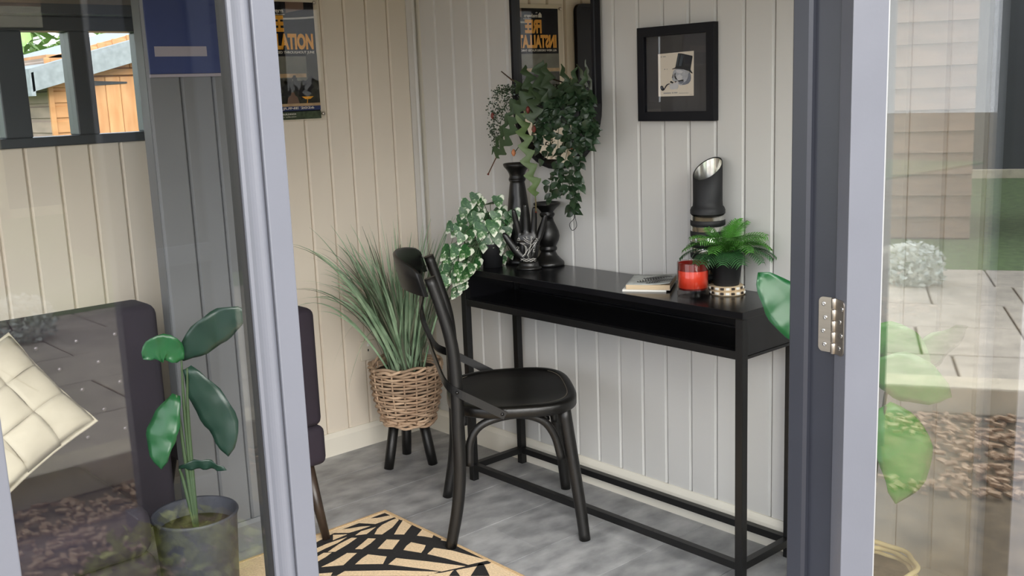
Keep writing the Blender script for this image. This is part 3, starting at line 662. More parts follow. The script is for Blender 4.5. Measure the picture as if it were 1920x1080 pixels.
# narrow dark mirror on the back wall beside the partition: only its reflection shows
nm = thing('narrow_mirror', 'narrow dark rounded mirror on the back wall, visible only as a reflection', 'mirror', (.003, -.985, 1.15))
ring = rounded(-.075, .075, 0, .745, .035, ('tl', 'tr', 'bl', 'br')); inn = rounded(-.058, .058, .017, .728, .022, ('tl', 'tr', 'bl', 'br')); n = len(ring)
fm = MB(); vs = [(0, a, b) for a, b in ring]+[(.022, a, b) for a, b in ring]+[(.022, a, b) for a, b in inn]+[(.008, a, b) for a, b in inn]
fm.add(vs, [(i*n+k, i*n+(k+1) % n, (i+1)*n+(k+1) % n, (i+1)*n+k) for i in range(3) for k in range(n)]); fm.obj('frame', 'navy', nm)
MB().prism(inn, lambda u, v, h: (h, u, v), .006, .010).obj('smoked_glass', 'navy', nm)

# navy sign on the partition
sg = thing('navy_sign', 'navy blue sign panel with a pale bar high on the grey partition', 'sign', (.5762, -1.40, 1.578))
MB().box((0, .002, .010), (.005, .232, .60)).obj('panel', 'signnavy', sg, bevel=.001)
MB().box((.0052, .022, .062), (.0065, .190, .092)).obj('pale_bar', 'signbar', sg); MB().box((0, .0, 0), (.009, .234, .0095)).obj('bottom_edge', 'signbar', sg, bevel=.001)
MB().box((0, .2325, .0), (.009, .237, .60)).obj('side_edge', 'signbar', sg, bevel=.001)

# ================================================================ things on the table
Zt = TT
def candlestick(label, loc, k, prof):
    t = thing('candlestick', label, 'candlestick', loc, group='black turned candlesticks on the console table')
    hi = max(z for r, z in prof)
    cut_ = next(i for i, (r, z) in enumerate(prof) if z > hi*k)
    prof = [(r*(1.07 if hi < .3 else 1.03), z) for r, z in prof]
    MB().lathe(prof[:cut_+1], 32).obj('pillar', 'satin', t); MB().lathe(prof[cut_:], 32).obj('cup', 'satin', t)
    return t
candlestick('short black turned candlestick behind the palmistry hand', (.893, -.062, Zt), .72,
    [(.0001, 0), (.054, 0), (.056, .006), (.054, .014), (.044, .024), (.032, .038), (.026, .052), (.027, .056), (.031, .060), (.031, .067), (.027, .072), (.029, .076), (.038, .095), (.041, .112), (.038, .130), (.030, .150), (.022, .168), (.019, .180), (.022, .184), (.026, .190), (.026, .196), (.021, .201), (.024, .206), (.032, .216), (.043, .226), (.047, .231), (.047, .236), (.044, .2375), (.040, .232), (.0001, .231)])
candlestick('tall black turned candlestick standing behind the ivy pot', (.758, -.085, Zt), .84,
    [(.0001, 0), (.058, 0), (.060, .008), (.056, .018), (.040, .034), (.034, .05), (.040, .06), (.046, .085), (.0475, .11), (.046, .14), (.042, .19), (.036, .24), (.031, .285), (.028, .305), (.027, .310), (.031, .316), (.032, .322), (.029, .328), (.028, .333), (.030, .342), (.037, .356), (.047, .368), (.050, .374), (.050, .380), (.047, .3815), (.042, .376), (.0001, .375)])
# palmistry hand
hd = thing('palmistry_hand', 'upright black ceramic hand with white palm line markings', 'ornament', (.893, -.163, Zt), R_(43))
hd.scale = (1.27, 1.1, 1.10)
# local axes: x across the palm (thumb at -x), y depth (palm faces -y), z up
skel_v = [(0, 0, .0), (0, 0, .022), (0, .0, .040), (.001, .0, .066), (.002, .0, .092), (-.028, .002, .104), (-.008, .0, .110), (.013, .0, .108), (.032, .001, .100)]
skel_r = [.033, .030, .027, .033, .034, .0125, .0135, .0135, .0125]
skel_e = [(0, 1), (1, 2), (2, 3), (3, 4), (4, 5), (4, 6), (4, 7), (4, 8)]
me = bpy.data.meshes.new('hand')
hand = MB()
def limb(P, Rr, n=14): hand.tube(bez(P, 6), [a for a in interp(Rr, len(bez(P, 6)))], n)
def interp(Rr, N): return [Rr[min(int(i/(N-1)*(len(Rr)-1)), len(Rr)-2)]*(1-((i/(N-1)*(len(Rr)-1)) % 1 if i < N-1 else 1))+Rr[min(int(i/(N-1)*(len(Rr)-1)), len(Rr)-2)+1]*((i/(N-1)*(len(Rr)-1)) % 1 if i < N-1 else 1) for i in range(N)]
hv = []; hr = []; he = []
def chain(pts, rad, root=None):
    b = len(hv); hv.extend(pts); hr.extend(rad)
    if root is not None: he.append((root, b))
    for i in range(len(pts)-1): he.append((b+i, b+i+1))
    return b
chain([(0, 0, .018), (0, 0, .036), (.001, 0, .060), (.002, 0, .084), (.002, 0, .104)], [(.028, .024), (.026, .021), (.032, .021), (.036, .018), (.035, .014)])
chain([(-.025, .000, .118), (-.029, -.002, .140), (-.034, -.003, .165), (-.037, -.006, .186), (-.039, -.009, .204)], [(.0105,)*2, (.0098,)*2, (.0095,)*2, (.0085,)*2, (.0058,)*2], 4)
chain([(-.005, .001, .122), (-.005, .0, .150), (-.005, -.001, .178), (-.005, -.004, .200), (-.005, -.007, .220)], [(.0108,)*2, (.0100,)*2, (.0096,)*2, (.0086,)*2, (.0058,)*2], 4)
chain([(.016, .001, .120), (.018, .0, .146), (.020, -.001, .172), (.021, -.004, .192), (.022, -.007, .210)], [(.0106,)*2, (.0098,)*2, (.0094,)*2, (.0084,)*2, (.0056,)*2], 4)
chain([(.033, .001, .106), (.040, .0, .130), (.046, -.002, .152), (.050, -.004, .170), (.053, -.006, .184)], [(.0098,)*2, (.0088,)*2, (.0082,)*2, (.0074,)*2, (.005,)*2], 3)
chain([(-.026, -.006, .050), (-.040, -.010, .072), (-.054, -.012, .096), (-.064, -.013, .114), (-.071, -.014, .128)], [(.0165, .0155), (.0135,)*2, (.0115,)*2, (.0098,)*2, (.0062,)*2], 1)
hm = bpy.data.meshes.new('hand'); hm.from_pydata(hv, he, [])
ho = bpy.data.objects.new('hand', hm); C.objects.link(ho)
md = ho.modifiers.new('s', 'SKIN'); hm.skin_vertices.new() if not hm.skin_vertices else None
for i, sv in enumerate(hm.skin_vertices[0].data): sv.radius = hr[i]; sv.use_root = (i == 2)
ho.modifiers.new('ss', 'SUBSURF').levels = 2
hm2 = bpy.data.meshes.new_from_object(ho.evaluated_get(bpy.context.evaluated_depsgraph_get())); bpy.data.objects.remove(ho)
for p in hm2.polygons: p.use_smooth = True
hm2.materials.clear(); hm2.materials.append(M['satin'])
link('hand', hm2, hd)
MB().lathe([(.0001, 0), (.036, 0), (.037, .003), (.036, .007), (.031, .010), (.0295, .018), (.0275, .028), (.0001, .030)], 28, sy=.9).obj('cuff', 'satin', hd)
bv = bmesh.new(); bv.from_mesh(hm2); from mathutils.bvhtree import BVHTree; bvh = BVHTree.FromBMesh(bv)
lines = [[(-.018, .045), (-.009, .055), (-.006, .070), (-.010, .084), (-.022, .089), (-.030, .086)], [(-.012, .046), (-.005, .060), (-.003, .075), (-.012, .090), (-.030, .092)], [(-.016, .048), (-.008, .058), (-.001, .068), (.008, .080), (.020, .094)], [(.001, .042), (.000, .056), (.006, .072), (.010, .098), (.010, .108)], [(-.012, .100), (.000, .092), (.012, .086)], [(-.014, .110), (-.004, .100), (.006, .094), (.014, .098)],
    [(-.003, .050), (.010, .070), (.018, .084), (.026, .094)], [(-.032, .100), (-.022, .100)], [(-.030, .104), (-.026, .108), (-.024, .103)], [(-.006, .112), (-.002, .110), (-.004, .106), (.002, .105)], [(.008, .110), (.012, .112), (.014, .108), (.009, .107)], [(.020, .098), (.030, .098)], [(.023, .102), (.026, .105), (.027, .101)], [(.016, .082), (.028, .081)], [(.014, .062), (.020, .061)], [(.015, .067), (.018, .070), (.016, .065)], [(-.033, .076), (-.029, .080), (-.027, .075), (-.030, .071), (-.030, .066)], [(-.035, .068), (-.025, .067)]]
pl = MB()
for L in lines:
    P = []
    for p in bez([(a, 0, b) for a, b in L], 4) if len(L) > 2 else [Vector((a, 0, b)) for a, b in L]:
        h = bvh.ray_cast(Vector((p.x, -.1, p.z)), Vector((0, 1, 0)))[0]
        if h: P.append(h+Vector((0, -.0002, 0)))
    if len(P) > 1: pl.tube(P, .00055, 5)
for z in (.0275, .0305, .0345, .038):
    P = []
    for k in range(12):
        h = bvh.ray_cast(Vector((-.022+.044*k/11, -.1, z+.0012*math.sin(k*2+z*900))), Vector((0, 1, 0)))[0]
        if h: P.append(h+Vector((0, -.0003, 0)))
    if len(P) > 1: pl.tube(P, .0006, 5)
pl.obj('palm_marking', 'white', hd); bv.free()

# vase / hurricane cylinder with slanted mouth
vz = thing('ringed_vase', 'tall black and mirrored ringed vase with a slanted open top', 'vase', (1.637, -.063, Zt), R_(0))
VZ = .255
up = MB(); n = 40; vs = []
ringsV = [(.0555, .0, 0), (.0555, .012, 0), (.052, .020, 0), (.0475, .025, 0), (.0465, .04, 0), (.0465, 1, 1), (.0445, 1, 1), (.0445, .03, 0)]
for r, z, s_ in ringsV:
    for k in range(n):
        a = 2*PI*k/n; x, yy = r*math.cos(a), r*math.sin(a)
        top = .142+.026*((x*.66+yy*.75)/.0465)+.022*((-.75*x+.66*yy)/.0465)                     # mouth rises towards the back right
        vs.append((x, yy, VZ-.012+(top if s_ else z)))
up.add(vs, [(i*n+k, i*n+(k+1) % n, (i+1)*n+(k+1) % n, (i+1)*n+k) for i in range(len(ringsV)-2) for k in range(n)], True)
up.obj('upper_sleeve', 'matteblack', vz)
MB().lathe([(.0444, VZ+.02), (.0444, VZ+.092)], 40, cap=False).obj('sleeve_lining', 'silver', vz)
lin = MB(); vs = []
for r, q in ((.0442, 0), (.0442, 1)):
    for k in range(n):
        a = 2*PI*k/n; x, yy = r*math.cos(a), r*math.sin(a); vs.append((x, yy, VZ+.088 if not q else VZ-.014+.142+.026*((x*.66+yy*.75)/.0465)+.022*((-.75*x+.66*yy)/.0465)))
lin.add(vs, [(k, (k+1) % n, n+(k+1) % n, n+k) for k in range(n)], True); lin.obj('sleeve_lining', 'silver', vz)
MB().lathe([(.0001, 0), (.053, 0), (.053, VZ-.012), (.0001, VZ-.012)], 40).obj('mirrored_body', 'silver', vz)
for k in range(7):
    z = VZ-.050-.0345*k
    MB().lathe([(.0532, z), (.0552, z+.001), (.0556, z+.009), (.0552, z+.017), (.0532, z+.018)], 40, cap=False).obj('black_ring', 'matteblack', vz)

# candle tumbler
cd = thing('glass_candle', 'red wax candle in a clear heavy-based glass tumbler', 'candle', (1.682, -.196, Zt))
MB().lathe([(.0001, .0), (.046, .0), (.048, .002), (.049, .006), (.049, .108), (.0482, .1095), (.0472, .108), (.0472, .024), (.0001, .022)], 40, cap=False).obj('tumbler', 'cglass', cd)
MB().lathe([(.0001, .0245), (.0466, .0245), (.0468, .030)], 40, cap=False).obj('red_base', 'darkred', cd)
MB().lathe([(.0001, .026), (.0466, .026), (.0468, .083), (.0455, .0845), (.0001, .0835)], 40).obj('wax', 'red', cd)
MB().lathe([(.0469, .0835), (.0471, .1055)], 40, cap=False).obj('lacquer_band', mat('red_smoked_band', srgb(120, 30, 24), .3), cd)
MB().tube([(0, 0, .083), (.001, 0, .095)], .0012, 6).obj('wick', 'ink', cd)

# fern on two woven coasters
for k, (dx, dy) in enumerate(((.003, 0), (-.006, .004))):
    co = thing('woven_coaster', 'upper pale woven wooden coaster directly under the fern pot' if k else 'lower pale woven wooden coaster touching the black tabletop', 'coaster', (1.738+dx, -.098+dy, Zt+k*.0135), group='woven coasters under the fern')
    MB().lathe([(.0001, 0), (.052, 0), (.0545, .003), (.0545, .010), (.052, .013), (.0001, .013)], 36).obj('disc', 'pages', co)
    for q in range(20):
        a = 2*PI*q/20+.1*k
        MB().box((-.0058, -.0030, -.0038), (.0058, .0030, .0038)).obj('bead', 'white' if q % 2 else 'darkleg', co, bevel=.001, seg=1).matrix_local = Matrix.Rotation(a, 4, 'Z') @ Matrix.Translation((.0535, 0, .008)) @ Matrix.Rotation(PI/2, 4, 'Z')
FP = (1.733, -.094, Zt+.0275)
fp = thing('plant_pot', 'small black plastic pot holding the fern on the coasters', 'pot', FP)
MB().lathe([(.0001, 0), (.039, 0), (.040, .002), (.049, .072), (.0505, .073), (.0515, .0955), (.0505, .097), (.0485, .096), (.047, .082), (.0001, .081)], 36).obj('pot_body', 'matteblack', fp)
fe = thing('fern', 'bright green fern spreading out of the black pot on the coasters', 'plant', (FP[0], FP[1], FP[2]+.083))
def frond_mesh(L, m, arch, droop):
    mb = MB(); P = []; ang = arch; p = Vector((0, 0, 0)); n = 20
    for i in range(n+1):
        P.append(p.copy()); p = p+Vector((math.cos(ang), 0, math.sin(ang)))*L/n; ang -= droop/n
    mb.tube(P, [.0014*(1-.7*i/n) for i in range(n+1)], 5)
    for i in range(4, n):
        q = i/n; ln = .040*(L/.15)*(math.sin(PI*min(1, (q-.12)*.98))**.55)*(1 if q < .88 else .75); wv = .0027*(L/.15)
        d = (P[i+1]-P[i-1]).normalized(); up = Vector((-d.z, 0, d.x))
        for sgn in (1, -1):
            sv = (Vector((0, sgn, 0))*.84+d*.54).normalized(); b = P[i]
            m1 = b+sv*ln*.5+up*.002; tp = b+sv*ln-up*.006
            mb.add([b-d*wv*.7, b+d*wv*.7, m1+d*wv, tp+d*wv*.2, tp-d*wv*.2, m1-d*wv], [(0, 1, 2, 5), (5, 2, 3, 4)])
    return mb.mesh('frond', m, fix=False)
FR = [frond_mesh(.165, 'fern', 1.35, 1.7), frond_mesh(.165, 'fern', 1.1, 1.8), frond_mesh(.160, 'ferndark', .75, 1.6), frond_mesh(.150, 'fern', 1.5, .8)]
# heading (degrees in plan), which frond, scale, roll
for (hd_, w_, s_, rl) in ((-48, 0, .95, 0), (-70, 1, .95, .2), (-25, 1, 1.0, -.2), (-95, 2, 1.0, .2), (-5, 2, 1.0, -.2), (-120, 1, .98, .3), (15, 1, 1.0, -.3), (-145, 2, 1.0, .2), (28, 2, .98, 0), (-160, 1, .92, .3), (40, 2, 1.05, -.2), (-172, 2, .8, 0), (48, 1, .95, .2),
    (120, 3, .85, .3), (90, 3, .90, 0), (60, 3, .92, -.3), (20, 3, .9, -.3), (-40, 3, .85, 0), (-100, 3, .8, .3), (-58, 2, .95, 0), (-15, 0, .95, .3), (-110, 0, .9, -.3), (-135, 0, .9, 0), (5, 0, .95, 0), (33, 0, 1.0, .3), (-82, 2, 1.0, -.2), (-35, 2, 1.0, .2)):
    link('frond', FR[w_], fe, mtx=Matrix.Rotation(R_(hd_), 4, 'Z') @ Matrix.Rotation(rl, 4, 'X') @ Matrix.Scale(s_, 4))

# paperback and notebook
bu, bvv = Vector((.84, .54, 0)).normalized(), Vector((-.54, .84, 0)).normalized()
for nm_, lab, cat, z0, th, du in (('notebook', 'thin white notebook lying under the palm-print paperback', 'notebook', 0, .005, -.012), ('paperback', 'paperback with grey palm leaf cover curling up beside the red candle', 'book', .0055, .0165, 0)):
    b = thing(nm_, lab, cat, (1.466+bu.x*du, -.268+bu.y*du, Zt+z0), math.atan2(bu.y, bu.x))
    W_, D_ = .142, .185
    MB().box((.0, .0, .0008), (W_, D_, th)).obj('page_block', 'pages' if th > .01 else 'white', b, bevel=.0012)
    rowsC = [[(W_*i/14, D_*jj/6, th+.0006+(.016*max(0, i/14-.45)**1.5*(1-.65*jj/6) if th > .01 else 0)) for jj in range(7)] for i in range(15)]
    cvr = MB().grid(rowsC); o = cvr.obj('cover', 'white' if th < .01 else mat('grey_green_cover', srgb(168, 173, 171), .45, var=.25, vscale=30), b)
    so = o.modifiers.new('t', 'SOLIDIFY'); so.thickness = .0006
    MB().box((0, 0, 0), (W_, D_, .0007)).obj('back_cover', 'white', b)
    if th > .01:
        lf = MB(); 
        for (x0, y0, ang, L) in ((.02, .03, .75, .15), (.05, .02, .45, .12), (.03, .10, .35, .11)):
            dx, dy = math.cos(ang), math.sin(ang)
            for k in range(13):
                q = .1+.9*k/13; cx, cy = x0+dx*L*q, y0+dy*L*q; ll = .046*math.sin(PI*min(1, q))+.004
                for sg_ in (1, -1):
                    ex, ey = cx+dx*ll*.7-dy*sg_*ll, cy+dy*ll*.7+dx*sg_*ll
                    if not (0 < ex < W_ and 0 < ey < D_): continue
                    zz = lambda x, yq: th+.0012+.016*max(0, x/W_-.45)**1.5*(1-.65*yq/D_)
                    lf.add([(cx, cy, zz(cx, cy)), (cx+dx*.0062, cy+dy*.0062, zz(cx, cy)), (ex, ey, zz(ex, ey))], [(0, 1, 2)])
        lf.obj('leaf_print', 'ink', b, fix=False)

# variegated ivy
ip = thing('plant_pot', 'dark pot hidden under the variegated ivy on the table end', 'pot', (.735, -.205, Zt))
MB().lathe([(.0001, 0), (.036, 0), (.046, .085), (.048, .09), (.044, .09), (.042, .075), (.0001, .074)], 28).obj('pot_body', 'matteblack', ip)
iv = thing('variegated_ivy', 'trailing green and white variegated ivy at the left end of the console table', 'plant', (.735, -.205, Zt+.075))
def ivy_leaf(k):
    out_ = [(0, 0), (.30, -.10), (.50, .05), (.46, .30), (.36, .48), (.20, .78), (0, 1.05)]
    out_ = [(x*1.0, yy) for x, yy in out_]; pts = out_+[(-x, yy) for x, yy in out_[-2:0:-1]]
    vs = []; rim = []
    for f in (0, .5, 1):
        for x, yy in pts:
            px, py = x*f, .3+(yy-.3)*f; vs.append((px, py, -.20*px*px*(1+.6*k)-.12*(py-.2)**2*(1 if py > .2 else 0)+.06*abs(px))); rim.append(f)
    n = len(pts); mb = MB().add(vs, [(i*n+q, i*n+(q+1) % n, (i+1)*n+(q+1) % n, (i+1)*n+q) for i in range(2) for q in range(n)], True)
    me = mb.mesh('leaf', 'ivy', fix=False); at = me.attributes.new('rim', 'FLOAT', 'POINT')
    for i, v in enumerate(rim): at.data[i].value = v
    return me
IL = [ivy_leaf(0), ivy_leaf(1), ivy_leaf(.5)]
ri = random.Random(21); O_ = Vector((.735, -.205, Zt+.075))
to_cam = Vector((.72, -.66, .2))
ivp = [((0.7105, -0.2328, 1.106), 0.051), ((0.7094, -0.234, 1.114), 0.0367), ((0.6837, -0.2631, 1.096), 0.0571), ((0.7004, -0.2442, 1.123), 0.0469), ((0.7364, -0.2034, 1.089), 0.0571), ((0.7543, -0.1832, 1.112), 0.049), ((0.6661, -0.2829, 1.043), 0.0551), ((0.6722, -0.276, 1.068), 0.0429), ((0.6956, -0.2496, 1.051), 0.0612), ((0.7049, -0.239, 1.052), 0.0531), ((0.7248, -0.2165, 1.053), 0.0612), ((0.7107, -0.2325, 1.068), 0.0429), ((0.7598, -0.1769, 1.071), 0.0551), ((0.7592, -0.1776, 1.047), 0.0469), ((0.7818, -0.152, 1.05), 0.051), ((0.7939, -0.1384, 1.055), 0.0469), ((0.6569, -0.2933, 1.003), 0.0551), ((0.64, -0.3124, 1.016), 0.0469), ((0.6808, -0.2663, 1.001), 0.0633), ((0.6902, -0.2556, 1.005), 0.0449), ((0.7143, -0.2284, 1.01), 0.0673), ((0.7055, -0.2384, 1.026), 0.051), ((0.7411, -0.1981, 1.018), 0.0633), ((0.7548, -0.1826, 1.033), 0.0592), ((0.7678, -0.1679, 1.022), 0.0551), ((0.7844, -0.1491, 1.046), 0.0429), ((0.6862, -0.2602, 0.9606), 0.0633), ((0.687, -0.2593, 0.9869), 0.051), ((0.7197, -0.2223, 0.9647), 0.0673), ((0.7376, -0.2021, 0.9859), 0.0571), ((0.7493, -0.1888, 0.9771), 0.0612), ((0.7333, -0.207, 0.974), 0.0571), ((0.6666, -0.2824, 0.9719), 0.0449), ((0.6542, -0.2964, 1.001), 0.0327), ((0.7738, -0.1611, 0.9959), 0.0449), ((0.7759, -0.1588, 1.024), 0.0327), ((0.6317, -0.3219, 0.9231), 0.0633), ((0.6309, -0.3228, 0.8987), 0.051), ((0.6545, -0.296, 0.9279), 0.0694), ((0.6503, -0.3008, 0.92), 0.049), ((0.6783, -0.2691, 0.9203), 0.0612), ((0.6829, -0.2639, 0.9384), 0.051), ((0.705, -0.2389, 0.9188), 0.0694), ((0.7257, -0.2155, 0.942), 0.0592), ((0.7256, -0.2156, 0.9379), 0.0551), ((0.7302, -0.2105, 0.958), 0.0408), ((0.6213, -0.3335, 0.8931), 0.0612), ((0.6418, -0.3104, 0.8632), 0.0429), ((0.6437, -0.3082, 0.8815), 0.0755), ((0.6522, -0.2986, 0.8544), 0.0571), ((0.6707, -0.2777, 0.8902), 0.0612), ((0.6769, -0.2707, 0.9163), 0.0469), ((0.6972, -0.2478, 0.8784), 0.0571), ((0.705, -0.2389, 0.8718), 0.051), ((0.7314, -0.2091, 0.907), 0.0551), ((0.7143, -0.2284, 0.9162), 0.051), ((0.7524, -0.1853, 0.9424), 0.0571), ((0.7565, -0.1807, 0.9442), 0.0449), ((0.616, -0.3396, 0.8524), 0.051), ((0.6372, -0.3156, 0.8471), 0.0347), ((0.6564, -0.2939, 0.8603), 0.0551), ((0.6701, -0.2784, 0.8697), 0.0429), ((0.6826, -0.2643, 0.8382), 0.0612), ((0.6706, -0.2778, 0.8431), 0.0469), ((0.7099, -0.2334, 0.8571), 0.0449), ((0.6923, -0.2533, 0.85), 0.0327), ((0.6213, -0.3336, 0.811), 0.049), ((0.6342, -0.319, 0.837), 0.0429), ((0.6513, -0.2996, 0.8257), 0.0388), ((0.6647, -0.2845, 0.8249), 0.0347), ((0.6748, -0.2731, 0.8037), 0.051), ((0.6636, -0.2857, 0.7899), 0.0408), ((0.6952, -0.25, 0.8107), 0.0388), ((0.6823, -0.2646, 0.7847), 0.0306), ((0.7089, -0.2345, 0.8223), 0.0367), ((0.703, -0.2412, 0.802), 0.0286), ((0.6915, -0.2542, 0.7759), 0.0449), ((0.6987, -0.246, 0.7941), 0.0429), ((0.625, -0.3294, 0.8005), 0.0367), ((0.6152, -0.3405, 0.8278), 0.0347), ((0.7193, -0.2228, 0.8566), 0.0551), ((0.7051, -0.2388, 0.8307), 0.0531), ((0.7542, -0.1832, 0.8607), 0.0571), ((0.759, -0.1779, 0.889), 0.0408), ((0.7411, -0.1981, 0.8696), 0.0388), ((0.7292, -0.2115, 0.8765), 0.0327), ((0.7781, -0.1562, 0.9042), 0.0367), ((0.7983, -0.1334, 0.9112), 0.0265), ((0.7661, -0.1698, 0.9558), 0.0449), ((0.7693, -0.1662, 0.9759), 0.0327), ((0.6991, -0.2456, 1.081), 0.0449), ((0.7015, -0.2429, 1.071), 0.0306), ((0.7487, -0.1895, 1.052), 0.051), ((0.7457, -0.1929, 1.04), 0.0469)]
stm = MB()
for i, (p, sc_) in enumerate(ivp):
    p = Vector(p)+to_cam*ri.uniform(-.03, .055)
    if p.z < Zt+.03 and p.y > -.315 and p.x > .645: p.y = -.325-ri.uniform(0, .02)
    p.y = min(p.y, -.035)
    out_ = Vector((p.x-.735, p.y+.205, 0))
    dn = Vector((out_.x*.9, out_.y*.9, -.10-.25*ri.random())).normalized() if out_.length > .02 else Vector((ri.uniform(-1, 1), ri.uniform(-1, 1), -.2)).normalized()
    nr = (to_cam+Vector((ri.uniform(-.5, .5), ri.uniform(-.5, .5), ri.uniform(.1, .8)))).normalized()
    xx = dn.cross(nr).normalized(); nr = xx.cross(dn)
    mt = Matrix(((xx.x, dn.x, nr.x, 0), (xx.y, dn.y, nr.y, 0), (xx.z, dn.z, nr.z, 0), (0, 0, 0, 1)))
    link('leaf', IL[i % 3], iv, mtx=Matrix.Translation(p-O_) @ mt @ Matrix.Scale(sc_, 4))
    if i % 2 == 0: stm.tube(bez([(ri.uniform(-.02, .02), ri.uniform(-.02, .02), 0), (p-O_)*.5+Vector((0, 0, .06)), p-O_], 6), .0013, 5)
stm.obj('stems', 'gstem', iv)

# ================================================================ hanging planter in front of the mirror
hp = thing('wall_planter', 'black trough planter fixed in front of the wall mirror', 'planter', (1.040, -.098, 1.376))
tb = MB(); oT = [(-.122, -.058), (.122, -.058), (.122, .058), (-.122, .058)]; oB = [(-.116, -.05), (.116, -.05), (.116, .058), (-.116, .058)]; iT = [(x*.96, yy*.92) for x, yy in oT]
vs = [(x, yy, 0) for x, yy in oB]+[(x, yy, .066) for x, yy in oT]+[(x, yy, .066) for x, yy in iT]+[(x, yy, .052) for x, yy in iT]
tb.add(vs, [(i*4+k, i*4+(k+1) % 4, (i+1)*4+(k+1) % 4, (i+1)*4+k) for i in range(3) for k in range(4)]+[(0, 1, 2, 3), (12, 13, 14, 15)]); tb.obj('trough', 'matteblack', hp, bevel=.002)
MB().box((-.112, -.048, .045), (.112, .05, .0525)).obj('soil', 'soil', hp)
MB().box((-.10, .0582, .02), (.10, .066, .06)).obj('bracket', 'matteblack', hp)
O2 = Vector((1.075, -.115, 1.43))
vn = thing('trailing_vine', 'dark small-leaved trailing vine spilling over the mirror', 'plant', tuple(O2))
def small_leaf(m, w, curl):
    P = [Vector((0, t, -curl*t*t+.05*math.sin(t*3))) for t in [k/6 for k in range(7)]]
    return blade_mesh(P, [.02*w, .17*w, .27*w, .29*w, .23*w, .12*w, .01], (1, 0, 0), .22, 'leaf', m, 1)
VL = [small_leaf('vine', 1, .25), small_leaf('vine', 1.15, .5), small_leaf('vine', .9, .1)]
rv = random.Random(3); nv = 0
def put_leaf(me, p, dn, nr, s_, par, org):
    dn = Vector(dn).normalized(); nr = Vector(nr).normalized(); xx = dn.cross(nr)
    if xx.length < .05: xx = dn.cross(Vector((1, 0, .1)))
    xx.normalize(); nr = xx.cross(dn)
    mt = Matrix(((xx.x, dn.x, nr.x, 0), (xx.y, dn.y, nr.y, 0), (xx.z, dn.z, nr.z, 0), (0, 0, 0, 1)))
    link('leaf', me, par, mtx=Matrix.Translation(Vector(p)-org) @ mt @ Matrix.Scale(s_, 4))
vines = [([(1.03, -0.14, 1.437), (1.002, -0.14, 1.409), (0.9673, -0.14, 1.372), (0.9286, -0.14, 1.321)], 3), ([(1.186, -0.14, 1.426), (1.215, -0.14, 1.39), (1.219, -0.14, 1.354)], 3), ([(1.084, -0.14, 1.445), (1.086, -0.14, 1.381), (1.094, -0.14, 1.317), (1.076, -0.14, 1.251)], 1), ([(1.148, -0.14, 1.435), (1.154, -0.14, 1.381), (1.147, -0.14, 1.317)], 3), ([(0.9764, -0.14, 1.447), (1.044, -0.14, 1.455), (1.123, -0.14, 1.45), (1.199, -0.14, 1.435)], 4), ([(1.089, -0.14, 1.252), (1.047, -0.14, 1.204), (1.018, -0.14, 1.155), (0.9883, -0.14, 1.106)], 1), ([(1.122, -0.14, 1.215), (1.105, -0.14, 1.168), (1.118, -0.14, 1.113)], 1), ([(1.218, -0.14, 1.47), (1.175, -0.14, 1.485), (1.125, -0.14, 1.499)], 3), ([(1.057, -0.14, 1.446), (1.05, -0.14, 1.409), (1.045, -0.14, 1.344), (1.039, -0.14, 1.269), (1.047, -0.14, 1.194)], 1), ([(1.123, -0.14, 1.445), (1.129, -0.14, 1.39), (1.118, -0.14, 1.308), (1.107, -0.14, 1.234), (1.093, -0.14, 1.158)], 1), ([(1.174, -0.14, 1.435), (1.197, -0.14, 1.39), (1.203, -0.14, 1.336), (1.189, -0.14, 1.3)], 2), ([(1.148, -0.14, 1.435), (1.163, -0.14, 1.363), (1.155, -0.14, 1.272), (1.134, -0.14, 1.197), (1.119, -0.14, 1.122), (1.109, -0.14, 1.065)], 2), ([(0.9746, -0.14, 1.41), (0.9581, -0.14, 1.353), (0.9475, -0.14, 1.306)], 1), ([(1.003, -0.14, 1.428), (1.014, -0.14, 1.363), (0.9969, -0.14, 1.297), (0.981, -0.14, 1.249)], 1), ([(1.083, -0.14, 1.436), (1.08, -0.14, 1.363), (1.064, -0.14, 1.288), (1.02, -0.14, 1.212), (0.9896, -0.14, 1.135)], 1), ([(1.048, -0.14, 1.213), (1.059, -0.14, 1.166), (1.044, -0.14, 1.128)], 1), ([(1.127, -0.14, 1.197), (1.138, -0.14, 1.16), (1.123, -0.14, 1.094)], 1), ([(1.187, -0.14, 1.453), (1.137, -0.14, 1.472), (1.085, -0.14, 1.476), (1.004, -0.14, 1.465)], 3), ([(1.212, -0.14, 1.461), (1.161, -0.14, 1.444), (1.109, -0.14, 1.427), (1.03, -0.14, 1.428), (0.9479, -0.14, 1.429)], 3), ([(1.206, -0.14, 1.408), (1.159, -0.14, 1.39), (1.081, -0.14, 1.385), (1.001, -0.14, 1.385)], 2), ([(1.163, -0.14, 1.498), (1.112, -0.14, 1.499), (1.059, -0.14, 1.492)], 2)]
sm_ = MB()
for P, dens in vines:
    Q = bez(P, 5 if dens > 1 else 4); sm_.tube([q-O2 for q in Q], .0011, 5)
    for i in range(1, len(Q)):
        for r in range(dens):
            p = Q[i]+Vector((rv.uniform(-.012, .012), rv.uniform(-.016, .006), rv.uniform(-.008, .008))); p.y = min(p.y, -.045)
            dn = Vector((rv.choice((-1, 1))*rv.uniform(.5, 1), rv.uniform(-.7, .1), rv.uniform(-.9, .15)))
            put_leaf(VL[nv % 3], p, dn, to_cam+Vector((rv.uniform(-.7, .7), rv.uniform(-.7, .3), rv.uniform(-.2, .9))), rv.uniform(.027, .045), vn, O2); nv += 1
sm_.obj('stems', 'gstem', vn)
bt = thing('bead_trailer', 'fine tiny-leaved trailing plant at the left of the planter', 'plant', tuple(O2))
tl = MB(); ts = MB()
